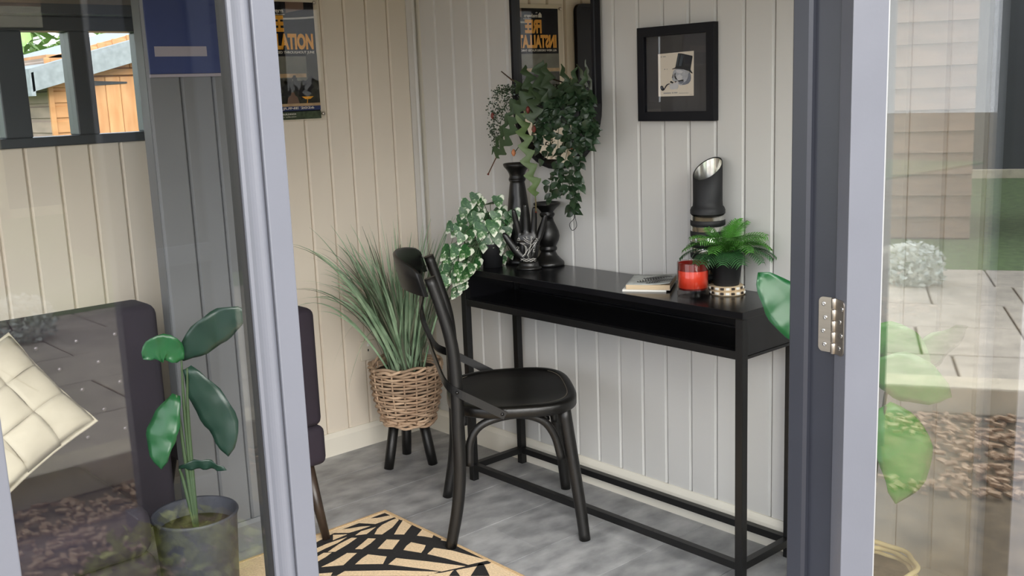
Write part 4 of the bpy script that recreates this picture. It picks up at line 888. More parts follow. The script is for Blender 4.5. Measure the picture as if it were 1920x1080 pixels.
for P in ([(0.8956, -0.14, 1.505), (0.7943, -0.14, 1.498), (0.7336, -0.14, 1.48), (0.7008, -0.14, 1.442), (0.6989, -0.14, 1.362), (0.7081, -0.14, 1.313)], [(0.8951, -0.14, 1.496), (0.8078, -0.14, 1.479), (0.7618, -0.14, 1.45), (0.7433, -0.14, 1.392), (0.7246, -0.14, 1.333), (0.7062, -0.14, 1.283)], [(0.8812, -0.14, 1.5), (0.824, -0.14, 1.507), (0.7652, -0.14, 1.507), (0.7252, -0.14, 1.49)], [(0.8942, -0.14, 1.477), (0.7761, -0.14, 1.44), (0.7142, -0.14, 1.412), (0.6946, -0.14, 1.342)],):
    Q = bez(P, 8); ts.tube([q-O2 for q in Q], .0008, 4)
    for q in Q:
        for r in range(5):
            p = q+Vector((rv.uniform(-.022, .022), rv.uniform(-.02, .012), rv.uniform(-.012, .012)))-O2; a = Vector((rv.uniform(-1, 1), rv.uniform(-1, .2), rv.uniform(-.6, .9))).normalized()*.010; b = Vector((-a.z, a.x*.3, a.x)).normalized()*.0035
            tl.add([p-a*.3, p+b, p+a*.7, p-b], [(0, 1, 2, 3)])
o = tl.obj('tiny_leaves', 'vine', bt, fix=False); o['kind'] = 'stuff'; ts.obj('stems', 'gstem', bt)
fc = thing('fishbone_cactus', 'zigzag-leaved fishbone cactus arching out of the wall planter', 'plant', tuple(O2))
def zig(P, w, m, tail=.0, seed=0, pitch=.052):
    Q = bez(P, 12); L = [0]
    for a, b in zip(Q, Q[1:]): L.append(L[-1]+(b-a).length)
    mb = MB(); rows = []; T = L[-1]; nrm = (to_cam*.8+Vector((.1*seed % 1, 0, .3))).normalized()
    M_ = 90; k = 0
    for j in range(M_+1):
        d = T*j/M_
        while k < len(L)-2 and L[k+1] < d: k += 1
        u = (d-L[k])/max(1e-6, L[k+1]-L[k]); p = Q[k].lerp(Q[k+1], u); dv = (Q[k+1]-Q[k]).normalized(); s_ = dv.cross(nrm).normalized()
        def lobe(ph):
            x = (d/pitch+ph) % 1; return .13+.87*max(0, math.sin(PI*x))**1.4*(1 if x > .4 else .8)
        env = 1.0*min(1, j/6+.15)*(1-max(0, (j/M_-.72)/.28)**1.5*.85)
        wl, wr = w*lobe(0)*env, w*lobe(.5)*env
        if j/M_ > 1-tail: wl = wr = .0022
        cu = s_.cross(dv)*.0
        rows.append([p-O2-s_*wl-dv*wl*.45, p-O2+s_.cross(dv)*.003, p-O2+s_*wr-dv*wr*.45])
    return mb.grid(rows).mesh('leaf', m, fix=False), Q
zl = [([(0.9344, -0.15, 1.504), (0.923, -0.18, 1.468), (0.8822, -0.19, 1.403), (0.8257, -0.19, 1.327), (0.7602, -0.18, 1.266), (0.6887, -0.17, 1.19)], 0.034, 'cactus', 0.22), ([(0.9718, -0.16, 1.485), (0.9822, -0.19, 1.44), (0.9824, -0.2, 1.394), (0.9778, -0.2, 1.357)], 0.032, 'cactus', 0.18), ([(0.9138, -0.16, 1.439), (0.9044, -0.18, 1.384), (0.9262, -0.19, 1.324), (0.9366, -0.19, 1.252), (0.9501, -0.18, 1.175), (0.9477, -0.17, 1.116), (0.9371, -0.16, 1.06)], 0.03, 'cactuslit', 0.16), ([(0.9017, -0.16, 1.477), (0.8453, -0.19, 1.413), (0.7974, -0.19, 1.346), (0.7268, -0.18, 1.266)], 0.014, 'cactus', 0), ([(0.9316, -0.15, 1.448), (0.9205, -0.15, 1.505), (0.9032, -0.15, 1.552), (0.8857, -0.14, 1.586)], 0.034, 'cactus', 0), ([(0.9732, -0.15, 1.447), (0.9629, -0.14, 1.512), (0.9495, -0.13, 1.569), (0.9571, -0.12, 1.601)], 0.034, 'cactus', 0), ([(1.014, -0.15, 1.447), (1.016, -0.15, 1.502), (1.005, -0.15, 1.548), (0.9938, -0.14, 1.589)], 0.032, 'cactus', 0), ([(1.057, -0.14, 1.437), (1.049, -0.13, 1.482), (1.077, -0.13, 1.527), (1.048, -0.12, 1.583)], 0.02, 'cactus', 0), ([(1.109, -0.14, 1.436), (1.122, -0.13, 1.49), (1.106, -0.12, 1.535), (1.126, -0.12, 1.57)], 0.02, 'cactus', 0), ([(1.148, -0.14, 1.435), (1.158, -0.13, 1.489), (1.157, -0.12, 1.528), (1.171, -0.12, 1.56)], 0.018, 'cactus', 0), ([(0.946, -0.15, 1.457), (0.9121, -0.17, 1.468), (0.8652, -0.18, 1.45), (0.8341, -0.18, 1.413)], 0.026, 'cactus', 0), ([(0.9325, -0.15, 1.467), (0.8639, -0.15, 1.506), (0.8367, -0.15, 1.535)], 0.026, 'cactus', 0)]
for i, (P, w_, m_, tail) in enumerate(zl):
    me, Q = zig(P, w_, m_, tail, i); lf = link('leaf', me, fc)
    if tail: MB().tube([q-O2 for q in Q[-int(len(Q)*tail)-1:]], [.0022]*(int(len(Q)*tail))+[.0045], 7).obj('red_tip', 'bud', lf)
for q, m_ in (((0.7071, -0.15, 1.406), 'bud'), ((0.8272, -0.16, 1.272), 'peach'), ((0.9456, -0.19, 1.427), 'bud'), ((0.9727, -0.19, 1.36), 'bud')):
    MB().lathe([(.0001, -.012), (.005, -.008), (.0085, .0), (.007, .008), (.003, .014), (.0001, .015)], 8).obj('flower_bud', m_, fc).location = Vector(q)-O2
MB().tube([Vector((0.8363, -0.16, 1.278))-O2, Vector((0.8619, -0.15, 1.309))-O2, Vector((0.8752, -0.13, 1.32))-O2], .0015, 6).obj('bud_stalk', 'gstem', fc)
MB().tube([Vector((0.7086, -0.1, 1.57))-O2, Vector((0.7777, -0.11, 1.536))-O2, Vector((0.8821, -0.13, 1.507))-O2], [.0018, .003, .002], 6).obj('twig', 'stem', fc)
# cable coil under the vine
cb = MB(); cb.tube(bez([(1.016, -0.05, 1.065), (1.014, -0.04, 1.033), (0.9777, -0.03, 1.005), (0.9907, -0.03, 0.9825), (1.014, -0.03, 1), (1.007, -0.03, 1.037), (1.033, -0.05, 1.06)], 6), .0012, 6)
tag(cb.obj('hanging_wire', 'ink'), 'thin black wire loop hanging below the vine', 'wire')
# ================================================================ rug
RX, RY = .668, -.716
rg_ = thing('rug', 'beige and black palm-leaf patterned flatweave rug under the chair leg', 'rug', (RX, RY, 0))
MB().box((0.012, -.80, .0005), (1.50, -.012, .006)).obj('weave', 'rug', rg_)
eb = MB(); eb.box((0, -.014, .0005), (1.512, 0, .0072)); eb.box((0, -.80, .0005), (.014, -.014, .0072)); eb.box((1.498, -.80, .0005), (1.512, -.014, .0072)); eb.obj('binding', 'rugedge', rg_, bevel=.002)
black = [[(0.695, -0.797), (0.693, -0.760), (0.694, -0.735), (0.724, -0.734), (0.709, -0.778)], [(0.729, -1.050), (0.709, -0.965), (0.702, -0.918), (0.700, -0.852), (0.750, -0.815), (0.751, -0.734), (0.788, -0.732), (0.795, -0.728), (0.859, -0.728), (0.908, -0.725), (1.014, -0.723), (1.095, -0.723), (1.279, -0.719), (1.282, -0.739), (1.222, -0.887), (1.203, -0.933), (0.948, -1.177)], [(1.305, -0.836), (1.284, -0.804), (1.256, -0.761), (1.269, -0.752), (1.313, -0.775), (1.348, -0.794)], [(1.255, -0.883), (1.237, -0.854), (1.240, -0.843), (1.281, -0.859)]]; beige = [[(0.764, -0.732), (0.783, -0.737), (0.818, -0.789), (0.841, -0.850), (0.821, -0.868), (0.791, -0.835), (0.774, -0.803), (0.767, -0.768)], [(0.797, -0.730), (0.854, -0.732), (0.877, -0.767), (0.898, -0.797), (0.872, -0.821), (0.833, -0.775)], [(0.909, -0.726), (0.973, -0.726), (0.991, -0.747), (0.963, -0.758), (0.938, -0.772), (0.921, -0.746)], [(1.017, -0.724), (1.052, -0.724), (1.049, -0.731), (1.028, -0.738)], [(0.731, -0.864), (0.752, -0.838), (0.750, -0.886), (0.745, -0.922), (0.706, -0.961), (0.699, -0.930), (0.715, -0.902)], [(0.718, -0.971), (0.751, -0.935), (0.756, -0.995)], [(1.208, -0.928), (1.203, -0.914), (1.222, -0.887), (1.236, -0.849), (1.242, -0.866), (1.255, -0.883)], [(1.242, -0.839), (1.268, -0.779), (1.280, -0.801), (1.303, -0.837), (1.282, -0.857)], [(0.786, -0.939), (0.801, -0.927), (0.821, -0.976), (0.840, -1.039), (0.823, -1.057), (0.798, -0.998)], [(0.832, -0.902), (0.854, -0.885), (0.873, -0.920), (0.889, -0.965), (0.872, -0.981), (0.852, -0.940)], [(0.887, -0.863), (0.923, -0.834), (0.945, -0.865), (0.966, -0.895), (0.925, -0.926), (0.901, -0.887)], [(0.967, -0.818), (1.022, -0.798), (1.043, -0.821), (1.058, -0.844), (0.997, -0.872), (0.978, -0.846)], [(0.771, -1.073), (0.765, -1.028), (0.770, -0.947), (0.787, -0.996), (0.794, -1.051), (0.802, -1.092)], [(0.773, -0.829), (0.799, -0.885), (0.779, -0.919), (0.765, -0.886)], [(1.058, -0.791), (1.119, -0.762), (1.262, -0.727), (1.250, -0.761), (1.240, -0.792), (1.146, -0.814), (1.080, -0.835)], [(0.819, -1.071), (0.837, -1.051), (0.851, -1.082), (0.863, -1.125), (0.829, -1.104)], [(0.878, -1.017), (0.902, -0.994), (0.918, -1.025), (0.946, -1.075), (0.905, -1.133), (0.898, -1.085)], [(0.938, -0.974), (0.997, -0.940), (1.016, -0.961), (1.033, -0.980), (0.969, -1.045), (0.947, -1.003)], [(1.029, -0.925), (1.128, -0.866), (1.241, -0.805), (1.226, -0.848), (1.214, -0.881), (1.173, -0.901), (1.049, -0.970)], [(0.986, -1.096), (1.096, -0.983), (1.209, -0.889), (1.206, -0.912), (1.203, -0.933), (0.995, -1.132)], [(0.936, -1.169), (0.966, -1.129), (0.981, -1.145), (0.948, -1.177)]]
pm = MB()
for P in black: pm.prism(P, lambda u, v, h: (u-RX, v-RY, .0058+h), 0, .0006)
pm.obj('palm_pattern', 'rugblack', rg_)
pm = MB()
for P in beige: pm.prism(P, lambda u, v, h: (u-RX, v-RY, .0066+h), 0, .0004)
pm.obj('beige_pattern', 'rug', rg_)

# ================================================================ seats behind the side window
pc_ = thing('lounge_chair', 'aubergine velvet chair with a splayed dark wooden leg on the rug edge', 'chair', (.62, -1.03, 0))
def cushion_box(a, b, r, name, m, par, seg=4, bulge=0):
    mb = MB().box(a, b); o = mb.obj(name, m, par, bevel=r, seg=seg)
    for p in o.data.polygons: p.use_smooth = True
    return o
cushion_box((-.46, -.05, .40), (.085, .066, .812), .028, 'backrest', 'purple', pc_)
cushion_box((-.46, -.052, .262), (.09, .070, .402), .026, 'seat_frame', 'purple', pc_)
cushion_box((-.45, -.33, .29), (-.14, -.055, .44), .03, 'seat', 'purple', pc_)
for (x, y, fx, fy) in ((.045, .01, .113, .024), (-.40, .0, -.455, .02), (-.40, -.28, -.45, -.31), (-.19, -.28, -.16, -.31)):
    f = MB().tube([(fx, fy, .0072 if fx > .05 else 0), (x, y, .268)], [.0135, .022], 14).obj('leg', 'darkleg', pc_)
so_ = thing('sofa', 'buttoned aubergine velvet sofa behind the side window', 'sofa', (.55, -1.44, 0))
cushion_box((-.15, -1.7, .16), (.015, 0, .888), .035, 'backrest', 'purple', so_)
cushion_box((-.10, -1.7, .16), (.50, -.27, .30), .03, 'seat_frame', 'purple', so_)
cushion_box((.0, -.92, .30), (.52, -.275, .445), .05, 'seat_cushion', 'purple', so_); cushion_box((.0, -1.68, .30), (.52, -.93, .445), .05, 'seat_cushion', 'purple', so_)
for yy in (-1.6, -.36):
    for x in (-.05, .44): MB().tube([(x*1.05, yy, 0), (x, yy, .17)], [.014, .022], 12).obj('leg', 'darkleg', so_)
bm_ = MB().lathe([(.007, -.003), (.0068, .0015), (.004, .0035), (.0001, .004)], 12).mesh('button', 'button')
for k in range(14):
    for r in range(5):
        yy = -.145-.115*k-(.0575 if r % 2 else 0)
        if yy > -1.65: link('button', bm_, so_, mtx=Matrix.Translation((.014, yy, .815-.075*r)) @ Matrix.Rotation(PI/2, 4, 'Y'))
# woven cushion
CC = Vector((0.8, -1.991, 0.6996))
cu = thing('cushion', 'cream woven-strip canvas cushion leaning on the dark sofa', 'cushion', (0, 0, 0))
ey = Vector((.10, 1, 0)).normalized(); ez = Vector((-.50, 0, .86)).normalized(); ez = (ez-ey*ez.dot(ey)).normalized(); nx = ey.cross(ez)
ca = R_(-60); e1 = ey*math.cos(ca)+ez*math.sin(ca); e2 = -ey*math.sin(ca)+ez*math.cos(ca)
cu.matrix_world = Matrix(((e1.x, e2.x, nx.x, CC.x), (e1.y, e2.y, nx.y, CC.y), (e1.z, e2.z, nx.z, CC.z), (0, 0, 0, 1)))
S_ = .166
def cz(u, v): return .062*max(0, (1-abs(u)**2.6))**.55*max(0, (1-abs(v)**2.6))**.55
def cxy(u, v): return (S_*u*(1-.07*(1-v*v)), S_*v*(1-.07*(1-u*u)))
N = 24; bk_ = MB()
for sgn in (1, -1):
    rows = [[(*cxy(-1+2*i/N, -1+2*jj/N), sgn*cz(-1+2*i/N, -1+2*jj/N)) for jj in range(N+1)] for i in range(N+1)]
    bk_.grid(rows)
bk_.obj('cushion_body', 'canvas', cu)
K = 3
for i in range(K):
    for jj in range(K):
        u0, u1 = -.97+1.94*i/K, -.97+1.94*(i+1)/K; v0, v1 = -.97+1.94*jj/K, -.97+1.94*(jj+1)/K; hor = (i+jj) % 2
        rows = []
        for a in range(9):
            rr_ = []
            for b in range(9):
                s1, s2 = a/8, b/8; ov = .012; u = u0+(u1-u0)*s1; v = v0+(v1-v0)*s2
                if hor: u = u0-ov*2+(u1-u0+ov*4)*s1
                else: v = v0-ov*2+(v1-v0+ov*4)*s2
                arch = math.sin(PI*(s1 if hor else s2))**.7; ed = (min(s2, 1-s2) if hor else min(s1, 1-s1))
                u_, v_ = max(-.995, min(.995, u)), max(-.995, min(.995, v))
                h = cz(u_, v_)+.002+.012*arch+.002*math.sin(u*9+v*7+i)+.0025*min(1, ed*8)+.0012*math.sin(u*31+v*17)
                rr_.append((*cxy(u_, v_), h))
            rows.append(rr_)
        pm = MB().grid(rows); o = pm.obj('woven_strip', 'canvas', cu, fix=False); md = o.modifiers.new('t', 'SOLIDIFY'); md.thickness = .003
ed = []
for k in range(4):
    a, b = ((-1, -1), (1, -1), (1, 1), (-1, 1))[k], ((1, -1), (1, 1), (-1, 1), (-1, -1))[k]
    for i in range(12): u, v = a[0]+(b[0]-a[0])*i/12, a[1]+(b[1]-a[1])*i/12; x, yy = cxy(u, v); ed.append((x*1.005, yy*1.005, .003*math.sin(i*2)))
MB().tube(ed, .006, 8, closed=True).obj('piping', 'canvas', cu)

# ================================================================ big-leaved plants
def big_leaf(P, w, side, m, par, org, fold=.12, wave=.006):
    Q = bez(P, 4); n = len(Q); wd = [w*(math.sin(PI*min(1, (i/(n-1))*.93+.05))**.75) if i < n-1 else .001 for i in range(n)]
    me = blade_mesh([q-org for q in Q], wd, side, fold, 'leaf', m, 3, wave); o = link('leaf', me, par)
    md = o.modifiers.new('t', 'SOLIDIFY'); md.thickness = .0012
    return o
pl_ = thing('metal_planter', 'dark dimpled metal planter in front of the grey partition', 'planter', (.928, -1.545, 0))
MB().lathe([(.0001, 0), (.095, 0), (.102, .01), (.118, .315), (.121, .322), (.1235, .329), (.121, .334), (.116, .331), (.112, .28), (.0001, .278)], 36).obj('planter_body', 'planter', pl_)
MB().lathe([(.0001, .279), (.111, .2805), (.110, .283), (.0001, .286)], 24).obj('soil', 'soil', pl_)
O3 = Vector((.928, -1.545, .285)); b1 = thing('leafy_plant', 'big-leaved plant standing in the dark metal planter', 'plant', tuple(O3))
sideV = Vector((.3, .2, 1))
L1 = [(0.9168, -1.538, 0.789), (0.9702, -1.49, 0.8442), (1.013, -1.433, 0.8925), (1.051, -1.391, 0.9211)]
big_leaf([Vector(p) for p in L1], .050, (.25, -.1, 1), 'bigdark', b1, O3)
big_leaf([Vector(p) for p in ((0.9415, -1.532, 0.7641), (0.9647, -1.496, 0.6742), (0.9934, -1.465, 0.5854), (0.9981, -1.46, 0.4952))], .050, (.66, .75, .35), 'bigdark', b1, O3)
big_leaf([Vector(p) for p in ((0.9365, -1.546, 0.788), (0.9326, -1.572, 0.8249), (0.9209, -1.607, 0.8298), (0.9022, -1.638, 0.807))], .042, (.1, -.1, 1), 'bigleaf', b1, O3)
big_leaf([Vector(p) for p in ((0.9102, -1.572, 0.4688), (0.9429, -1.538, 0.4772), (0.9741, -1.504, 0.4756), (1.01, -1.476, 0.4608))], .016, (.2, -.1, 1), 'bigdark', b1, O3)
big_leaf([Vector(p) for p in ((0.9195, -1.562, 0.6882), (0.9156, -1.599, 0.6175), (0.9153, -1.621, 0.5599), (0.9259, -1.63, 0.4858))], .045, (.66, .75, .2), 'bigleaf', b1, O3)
stp = MB()
for tgt in ((0.9322, -1.541, 0.7877), (0.9425, -1.531, 0.764), (0.9111, -1.571, 0.4671), (0.9205, -1.561, 0.6882)):
    tp = Vector(tgt)-O3; stp.tube(bez([(tp.x*.1, tp.y*.1, -.005), tp*.6+Vector((-.01, 0, .03)), tp], 6), [.006, .006, .006, .006, .006, .0055, .0055, .005, .0045, .004, .0035, .003, .003], 8)
stp.obj('stems', 'gstem', b1)
sp_ = thing('basket', 'small round pale woven basket holding the plant at the right window', 'basket', (2.36, -.325, 0))
for k in range(16):
    z = .012+.0145*k; pts = [((.108+.018*z/.23+.004*math.cos(8*2*PI*i/64+(k % 2)*PI))*math.cos(2*PI*i/64), (.108+.018*z/.23+.004*math.cos(8*2*PI*i/64+(k % 2)*PI))*math.sin(2*PI*i/64), z) for i in range(64)]
    MB().tube(pts, .0068, 7, closed=True).obj('weaver', 'wicker2', sp_)
MB().lathe([(.0001, .004), (.10, .004), (.118, .2), (.0001, .205)], 24).obj('soil', 'soil', sp_)
O4 = Vector((2.36, -.325, .205)); b2 = thing('leafy_plant', 'big glossy-leaved plant by the right window reaching past the table end', 'plant', tuple(O4))
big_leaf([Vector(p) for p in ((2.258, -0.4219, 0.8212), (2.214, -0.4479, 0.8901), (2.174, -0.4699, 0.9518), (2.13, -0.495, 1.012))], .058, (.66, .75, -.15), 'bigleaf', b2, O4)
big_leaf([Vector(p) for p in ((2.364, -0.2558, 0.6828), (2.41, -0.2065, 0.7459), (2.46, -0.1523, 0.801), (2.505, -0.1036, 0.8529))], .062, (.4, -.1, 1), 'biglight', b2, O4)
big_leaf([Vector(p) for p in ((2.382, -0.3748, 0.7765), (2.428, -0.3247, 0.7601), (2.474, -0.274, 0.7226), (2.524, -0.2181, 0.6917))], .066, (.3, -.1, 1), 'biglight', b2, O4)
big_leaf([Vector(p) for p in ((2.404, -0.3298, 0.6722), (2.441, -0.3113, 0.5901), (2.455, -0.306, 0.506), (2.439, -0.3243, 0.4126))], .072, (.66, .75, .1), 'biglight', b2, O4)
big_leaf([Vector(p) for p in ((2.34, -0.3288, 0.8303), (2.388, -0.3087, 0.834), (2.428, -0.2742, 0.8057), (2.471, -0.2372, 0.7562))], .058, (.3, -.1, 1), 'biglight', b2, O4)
stp = MB()
for tgt in ((2.258, -0.4219, 0.8212), (2.365, -0.2548, 0.6828), (2.383, -0.3738, 0.7765), (2.404, -0.3298, 0.6708), (2.341, -0.3278, 0.8303)):
    tp = Vector(tgt)-O4; stp.tube(bez([(tp.x*.1, tp.y*.1, -.003), tp*.5+Vector((0, 0, .05)), tp], 6), .005, 8)
stp.obj('stems', 'gstem', b2)

# ================================================================ outdoors
struct(MB().box((-40, -40, -.6), (60, 40, -.12)).obj('ground', 'earth'), 'bare garden soil around the garden room', 'ground')
struct(MB().box((9.9, -14, -.125), (40, 16, -.085)).obj('lawn', 'lawn'), 'mown green lawn mirrored in the open door glass', 'lawn')
struct(MB().box((-30, -20, -.125), (-.6, 20, -.09)).obj('lawn', 'lawn'), 'green lawn behind the back window', 'lawn')
pv = struct(MB().box((6.3, -5, -.12), (9.9, 6, -.10)).obj('paving', 'earth'), 'buff stone paving mirrored in the door glass', 'paving')
rp = random.Random(2)
for i in range(5):
    y = -5+rp.uniform(-.3, .0)
    while y < 5.9:
        L = rp.choice((.6, .75, .9)); a, b = max(y, -5), min(y+L, 6)
        if b-a > .1: MB().box((6.32+.716*i, a+.008, -.102), (6.32+.716*(i+1)-.016, b-.008, -.083+rp.uniform(0, .004))).obj('slab', 'slab', pv, bevel=.006, seg=1)
        y += L
sl = MB().box((6.02, -5, -.12), (6.22, 6, .02)).obj('sleeper_edge', 'palewood', bevel=.01); tag(sl, 'pale timber sleeper edging the paving, mirrored in the door glass', 'edging')
bkm = MB(); rb = random.Random(4)
for i in range(5200):
    c = Vector((rb.uniform(4.95, 5.97), rb.uniform(-3.2, 4.2), -.115+rb.uniform(0, .03))); mt = Matrix.Translation(c) @ Matrix.Rotation(rb.uniform(0, 6.3), 4, 'Z') @ Matrix.Rotation(rb.uniform(-.5, .5), 4, 'X')
    if abs(c.x-5.35) < .27 and -1.42 < c.y < -.7: continue
    l = rb.uniform(.010, .028); bkm.box((-l, -l*.4, -.006), (l, l*.4, .006), mt)
o = bkm.obj('bark_mulch', 'bark', fix=False); tag(o, 'loose bark chips covering the flower bed', 'bark', kind='stuff')
def bush(name, label, cat, c, r, n, ls, m, seed, hz=1.0, stem=None):
    rb = random.Random(seed); t = thing(name, label, cat, c); mb = MB()
    for i in range(n):
        v = Vector((rb.gauss(0, 1), rb.gauss(0, 1), rb.gauss(0, 1))).normalized()*r*rb.uniform(.45, 1)**.6; v.z = v.z*hz+r*hz*.8
        if v.z < .02: v.z = .02+rb.random()*.05
        a = Vector((rb.uniform(-1, 1), rb.uniform(-1, 1), rb.uniform(-.6, 1))).normalized()*ls; b = a.cross(Vector((rb.uniform(-1, 1), rb.uniform(-1, 1), .3))).normalized()*ls*.4
        mb.add([v-a*.4, v+b, v+a, v-b], [(0, 1, 2, 3)])
    o = mb.obj('foliage', m, t, fix=False); o['kind'] = 'stuff'
    sb = MB()
    for k in range(5): sb.tube([(0, 0, -.05), (rb.uniform(-.4, .4)*r, rb.uniform(-.4, .4)*r, r*hz*.9)], [.02*r+.004, .008*r+.002], 6)
    sb.obj('stems', 'stem', t); return t
bush('silver_bush', 'silvery white bush beside the paving, mirrored in the door glass', 'bush', (9.2, -.62, -.1), .24, 900, .04, 'silverbush', 1, .8)
bush('garden_shrub', 'yellow-green shrub in the bark bed, mirrored in the side window', 'shrub', (4.6, -1.55, -.12), .30, 700, .045, 'yellowleaf', 2, .7)
bush('garden_shrub', 'low olive shrub at the edge of the bark bed near the doorway', 'shrub', (3.9, .55, -.12), .22, 500, .035, 'yellowleaf', 3, .7)
bush('garden_shrub', 'rounded green shrub in front of the neighbouring building', 'shrub', (15.5, 2.6, -.1), .8, 900, .11, 'hedge', 4, 1)
dd = thing('reflection_door', 'added blue-grey framed dark door on feet in the bark bed, shaping the side window reflection', 'door', (5.35, -1.36, -.12))  # made-up door giving the side window a pale and dark reflected band
for yy, w_ in ((0, .12), (.36, .08)): MB().box((-.03, yy, .06), (.03, yy+w_, 2.16)).obj('stile', 'leafpaint', dd, bevel=.003)
MB().box((-.03, .12, .06), (.03, .36, .2)).obj('bottom_rail', 'leafpaint', dd, bevel=.003); MB().box((-.03, .12, 2.05), (.03, .36, 2.16)).obj('top_rail', 'leafpaint', dd, bevel=.003)
MB().box((-.03, .12, 1.03), (.03, .36, 1.10)).obj('middle_rail', 'leafpaint', dd, bevel=.003)
for z0, z1 in ((.2, 1.03), (1.10, 2.05)): MB().box((-.008, .12, z0), (.008, .36, z1)).obj('dark_panel', 'iron', dd)
for yy in (.02, .37): MB().box((-.22, yy, 0), (.22, yy+.06, .06)).obj('foot', 'darkframe', dd, bevel=.004)
# neighbouring timber garden building
nb = thing('timber_building', 'brown timber display building across the lawn, mirrored in the door glass', 'building', (18, 0, -.09))
MB().box((.03, -6, 0), (4, 7, 4.6)).obj('wall_core', 'brownwood', nb)
for k in range(18):
    z = .10+.25*k
    for a, b in ((-6, -3.4), (-1.6, .3), (3.3, 7)):
        MB().prism([(.0, 0), (-.07, .008), (-.012, .255), (.0, .255)], lambda u, v, h: (u+.03, h, z+v), a, b).obj('board', 'brownwood', nb)
for yy in (-3.4, -1.6, .3, 1.8, 3.3): MB().box((-.06, yy-.07, 0), (.03, yy+.07, 4.6)).obj('post', 'palewood', nb, bevel=.008)
MB().box((-.1, -6, 2.75), (.03, 7, 3.05)).obj('beam', 'palewood', nb, bevel=.01); MB().box((-.06, -3.4, .0), (.03, 3.3, .14)).obj('sill', 'palewood', nb, bevel=.01)
for a, b in ((-3.33, -1.67), (.37, 1.73), (1.87, 3.23)): MB().box((-.005, a, .14), (.025, b, 2.75)).obj('window', 'darkframe', nb)
MB().prism([(-.5, 4.6), (4.3, 4.6), (1.9, 5.7)], lambda u, v, h: (u, h, v), -6.3, 7.3).obj('roof', 'felt', nb)
nb2 = thing('shiplap_shed', 'brown shiplap shed at the left of the lawn, mirrored in the door glass', 'shed', (11.6, -2.0, -.09))
MB().box((.02, 0.02, 0), (2.2, 2.0, 3.9)).obj('wall_core', 'brownwood', nb2)
for k in range(19):
    z = .02+.205*k; MB().prism([(0, 0), (-.062, .006), (-.010, .21), (0, .21)], lambda u, v, h: (u+.02, h, z+v), 0, 2.0).obj('board', 'brownwood', nb2)
MB().prism([(-.15, 3.9), (2.35, 3.9), (2.35, 3.96), (1.1, 4.5), (-.15, 3.96)], lambda u, v, h: (u, h, v), -.12, 2.12).obj('roof', 'felt', nb2)
dk = thing('dark_reflection_block', 'added dark boarded block beyond the paving, darkening the side window reflection', 'building', (10.6, 1.2, -.1))  # unseen dark block added to keep the lawn out of the side window's reflection
MB().box((.02, 0.02, 0), (3, 6, 3.1)).obj('wall_core', 'iron', dk)
for k in range(20): MB().prism([(0, 0), (-.024, .005), (-.006, .155), (0, .155)], lambda u, v, h: (u+.02, h, .02+.152*k+v), 0, 6).obj('board', 'iron', dk)
MB().box((-.25, -.2, 3.1), (3.2, 6.2, 3.2)).obj('roof', 'felt', dk)
# orange shed behind the back window
sh = thing('orange_shed', 'orange timber shed with a boarded door outside the back window', 'shed', (-3.2, -.46, -.09))
MB().box((-2.4, .02, 0), (-.022, 2.6, 1.92)).obj('wall_core', 'orangewood', sh)
def fy(px_y): return px_y
EZ = 1.755; AP = 2.10; YW = 2.62
gab = MB(); gab.prism([(0.02, 1.9), (YW-.02, 1.9), (YW/2, 2.24)], lambda u, v, h: (-.022-h, u, v), 0, .05); gab.obj('gable', 'orangewood', sh)
for k in range(20):                                                 # horizontal boards beside the door
    z = .02+.094*k
    MB().prism([(0, 0), (.016, .003), (.016, .070), (.007, .078), (.007, .094), (0, .094)], lambda u, v, h: (-.022+u, h, z+v), .02, .245).obj('board', 'orangeh', sh)
    MB().prism([(0, 0), (-.016, .003), (-.016, .070), (-.007, .078), (-.007, .094), (0, .094)], lambda u, v, h: (h, .02+u, z+v), -2.4, -.0).obj('board', 'greywood', sh)
MB().box((-.02, -.002, 0), (.006, .03, 1.9)).obj('corner_post', 'orangeh', sh, bevel=.003)
MB().box((-.02, .245, 0), (.004, .262, 1.80)).obj('door_frame', 'orangewood', sh)
for k in range(8):
    y0 = .264+.0975*k
    MB().box((-.022, y0, .06), (.006, y0+.0955, 1.775)).obj('door_board', 'orangewood', sh, bevel=.004, seg=1)
for k in range(24):
    y0 = .245+.098*k
    if y0 > 2.5: break
    top = 1.9+(.34*(1-abs(y0+.05-YW/2)/(YW/2)))-.01
    if y0 > 1.03: MB().box((-.022, y0, .0), (-.004, y0+.096, top)).obj('board', 'orangewood', sh, bevel=.003, seg=1)
    else: MB().box((-.022, y0, 1.83), (-.004, y0+.096, top)).obj('board', 'orangewood', sh, bevel=.003, seg=1)
MB().box((-.02, .245, 1.785), (.012, 1.06, 1.825)).obj('door_head', 'orangeh', sh, bevel=.003)
for z in (1.735, 1.40):
    MB().prism([(.262, -.016), (.50, -.006), (.505, 0), (.50, .006), (.262, .016)], lambda u, v, h: (.0065+h, u, z+v), 0, .004).obj('strap_hinge', 'iron', sh)
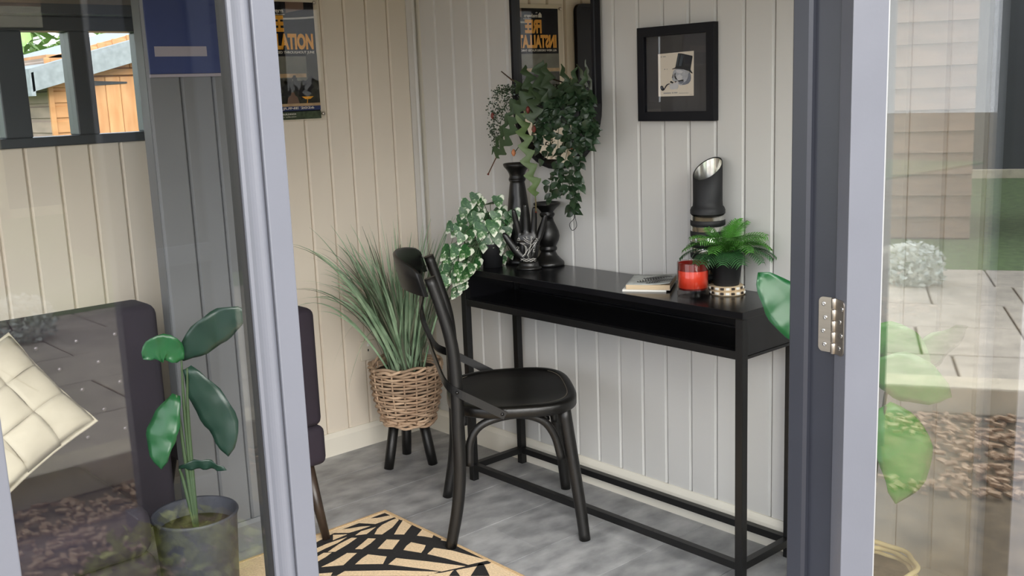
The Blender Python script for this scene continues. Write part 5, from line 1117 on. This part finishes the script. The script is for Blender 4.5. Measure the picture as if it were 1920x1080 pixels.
def roofside(s):
    y0, y1 = (-.13, YW/2) if s < 0 else (YW+.13, YW/2)
    mb = MB(); zz = lambda y_: EZ+(AP-EZ)*(1-abs(y_-YW/2)/(YW/2))+.08
    vs = [(x, y_, zz(y_)+d) for x in (-2.5, .12) for y_ in (y0, y1) for d in (0, .03)]
    mb.add(vs, [(0, 2, 3, 1), (4, 5, 7, 6), (0, 1, 5, 4), (2, 6, 7, 3), (0, 4, 6, 2), (1, 3, 7, 5)]); return mb
for s in (-1, 1): roofside(s).obj('roof_slope', 'felt', sh)
for s in (-1, 1):
    zz = lambda y_: EZ+(AP-EZ)*(1-abs(y_-YW/2)/(YW/2))
    y0 = -.13 if s < 0 else YW+.13
    mb = MB(); vs = [(x, y_, zz(y_)+d) for x in (.10, .125) for y_ in (y0, YW/2) for d in (-.03, .085)]
    mb.add(vs, [(0, 2, 3, 1), (4, 5, 7, 6), (0, 1, 5, 4), (2, 6, 7, 3), (0, 4, 6, 2), (1, 3, 7, 5)]); mb.obj('fascia', 'darkframe' if False else 'felt', sh)
MB().box((-2.5, -.14, EZ-.09), (.125, -.115, EZ+.07)).obj('eaves_board', 'felt', sh)
def tree(c, r, h, seed, label, m='tree'):
    rb = random.Random(seed); t = thing('tree', label, 'tree', c, group='trees beyond the shed')
    MB().tube([(0, 0, -.1), (.1, .05, h*.5), (.05, .1, h*.8)], [.16, .12, .06], 10).obj('trunk', 'stem', t); mb = MB()
    for i in range(2600):
        v = Vector((rb.gauss(0, 1), rb.gauss(0, 1), rb.gauss(0, 1))).normalized()*r*rb.uniform(.3, 1)**.5; v.z = v.z*.8+h
        a = Vector((rb.uniform(-1, 1), rb.uniform(-1, 1), rb.uniform(-.6, .6))).normalized()*.16; b = a.cross(Vector((rb.uniform(-1, 1), .5, 1))).normalized()*.07
        mb.add([v-a, v+b, v+a, v-b], [(0, 1, 2, 3)])
    o = mb.obj('crown', m, t, fix=False); o['kind'] = 'stuff'
tree((-11, .6, -.1), 1.9, 2.2, 1, 'pale green tree beyond the orange shed roof')
tree((-14, 5.6, -.1), 2.2, 2.2, 2, 'pale green tree beyond the right of the orange shed roof')
tree((-9.5, -3.6, -.1), 1.6, 1.8, 3, 'yellowish tree beyond the left of the orange shed', 'hedge')
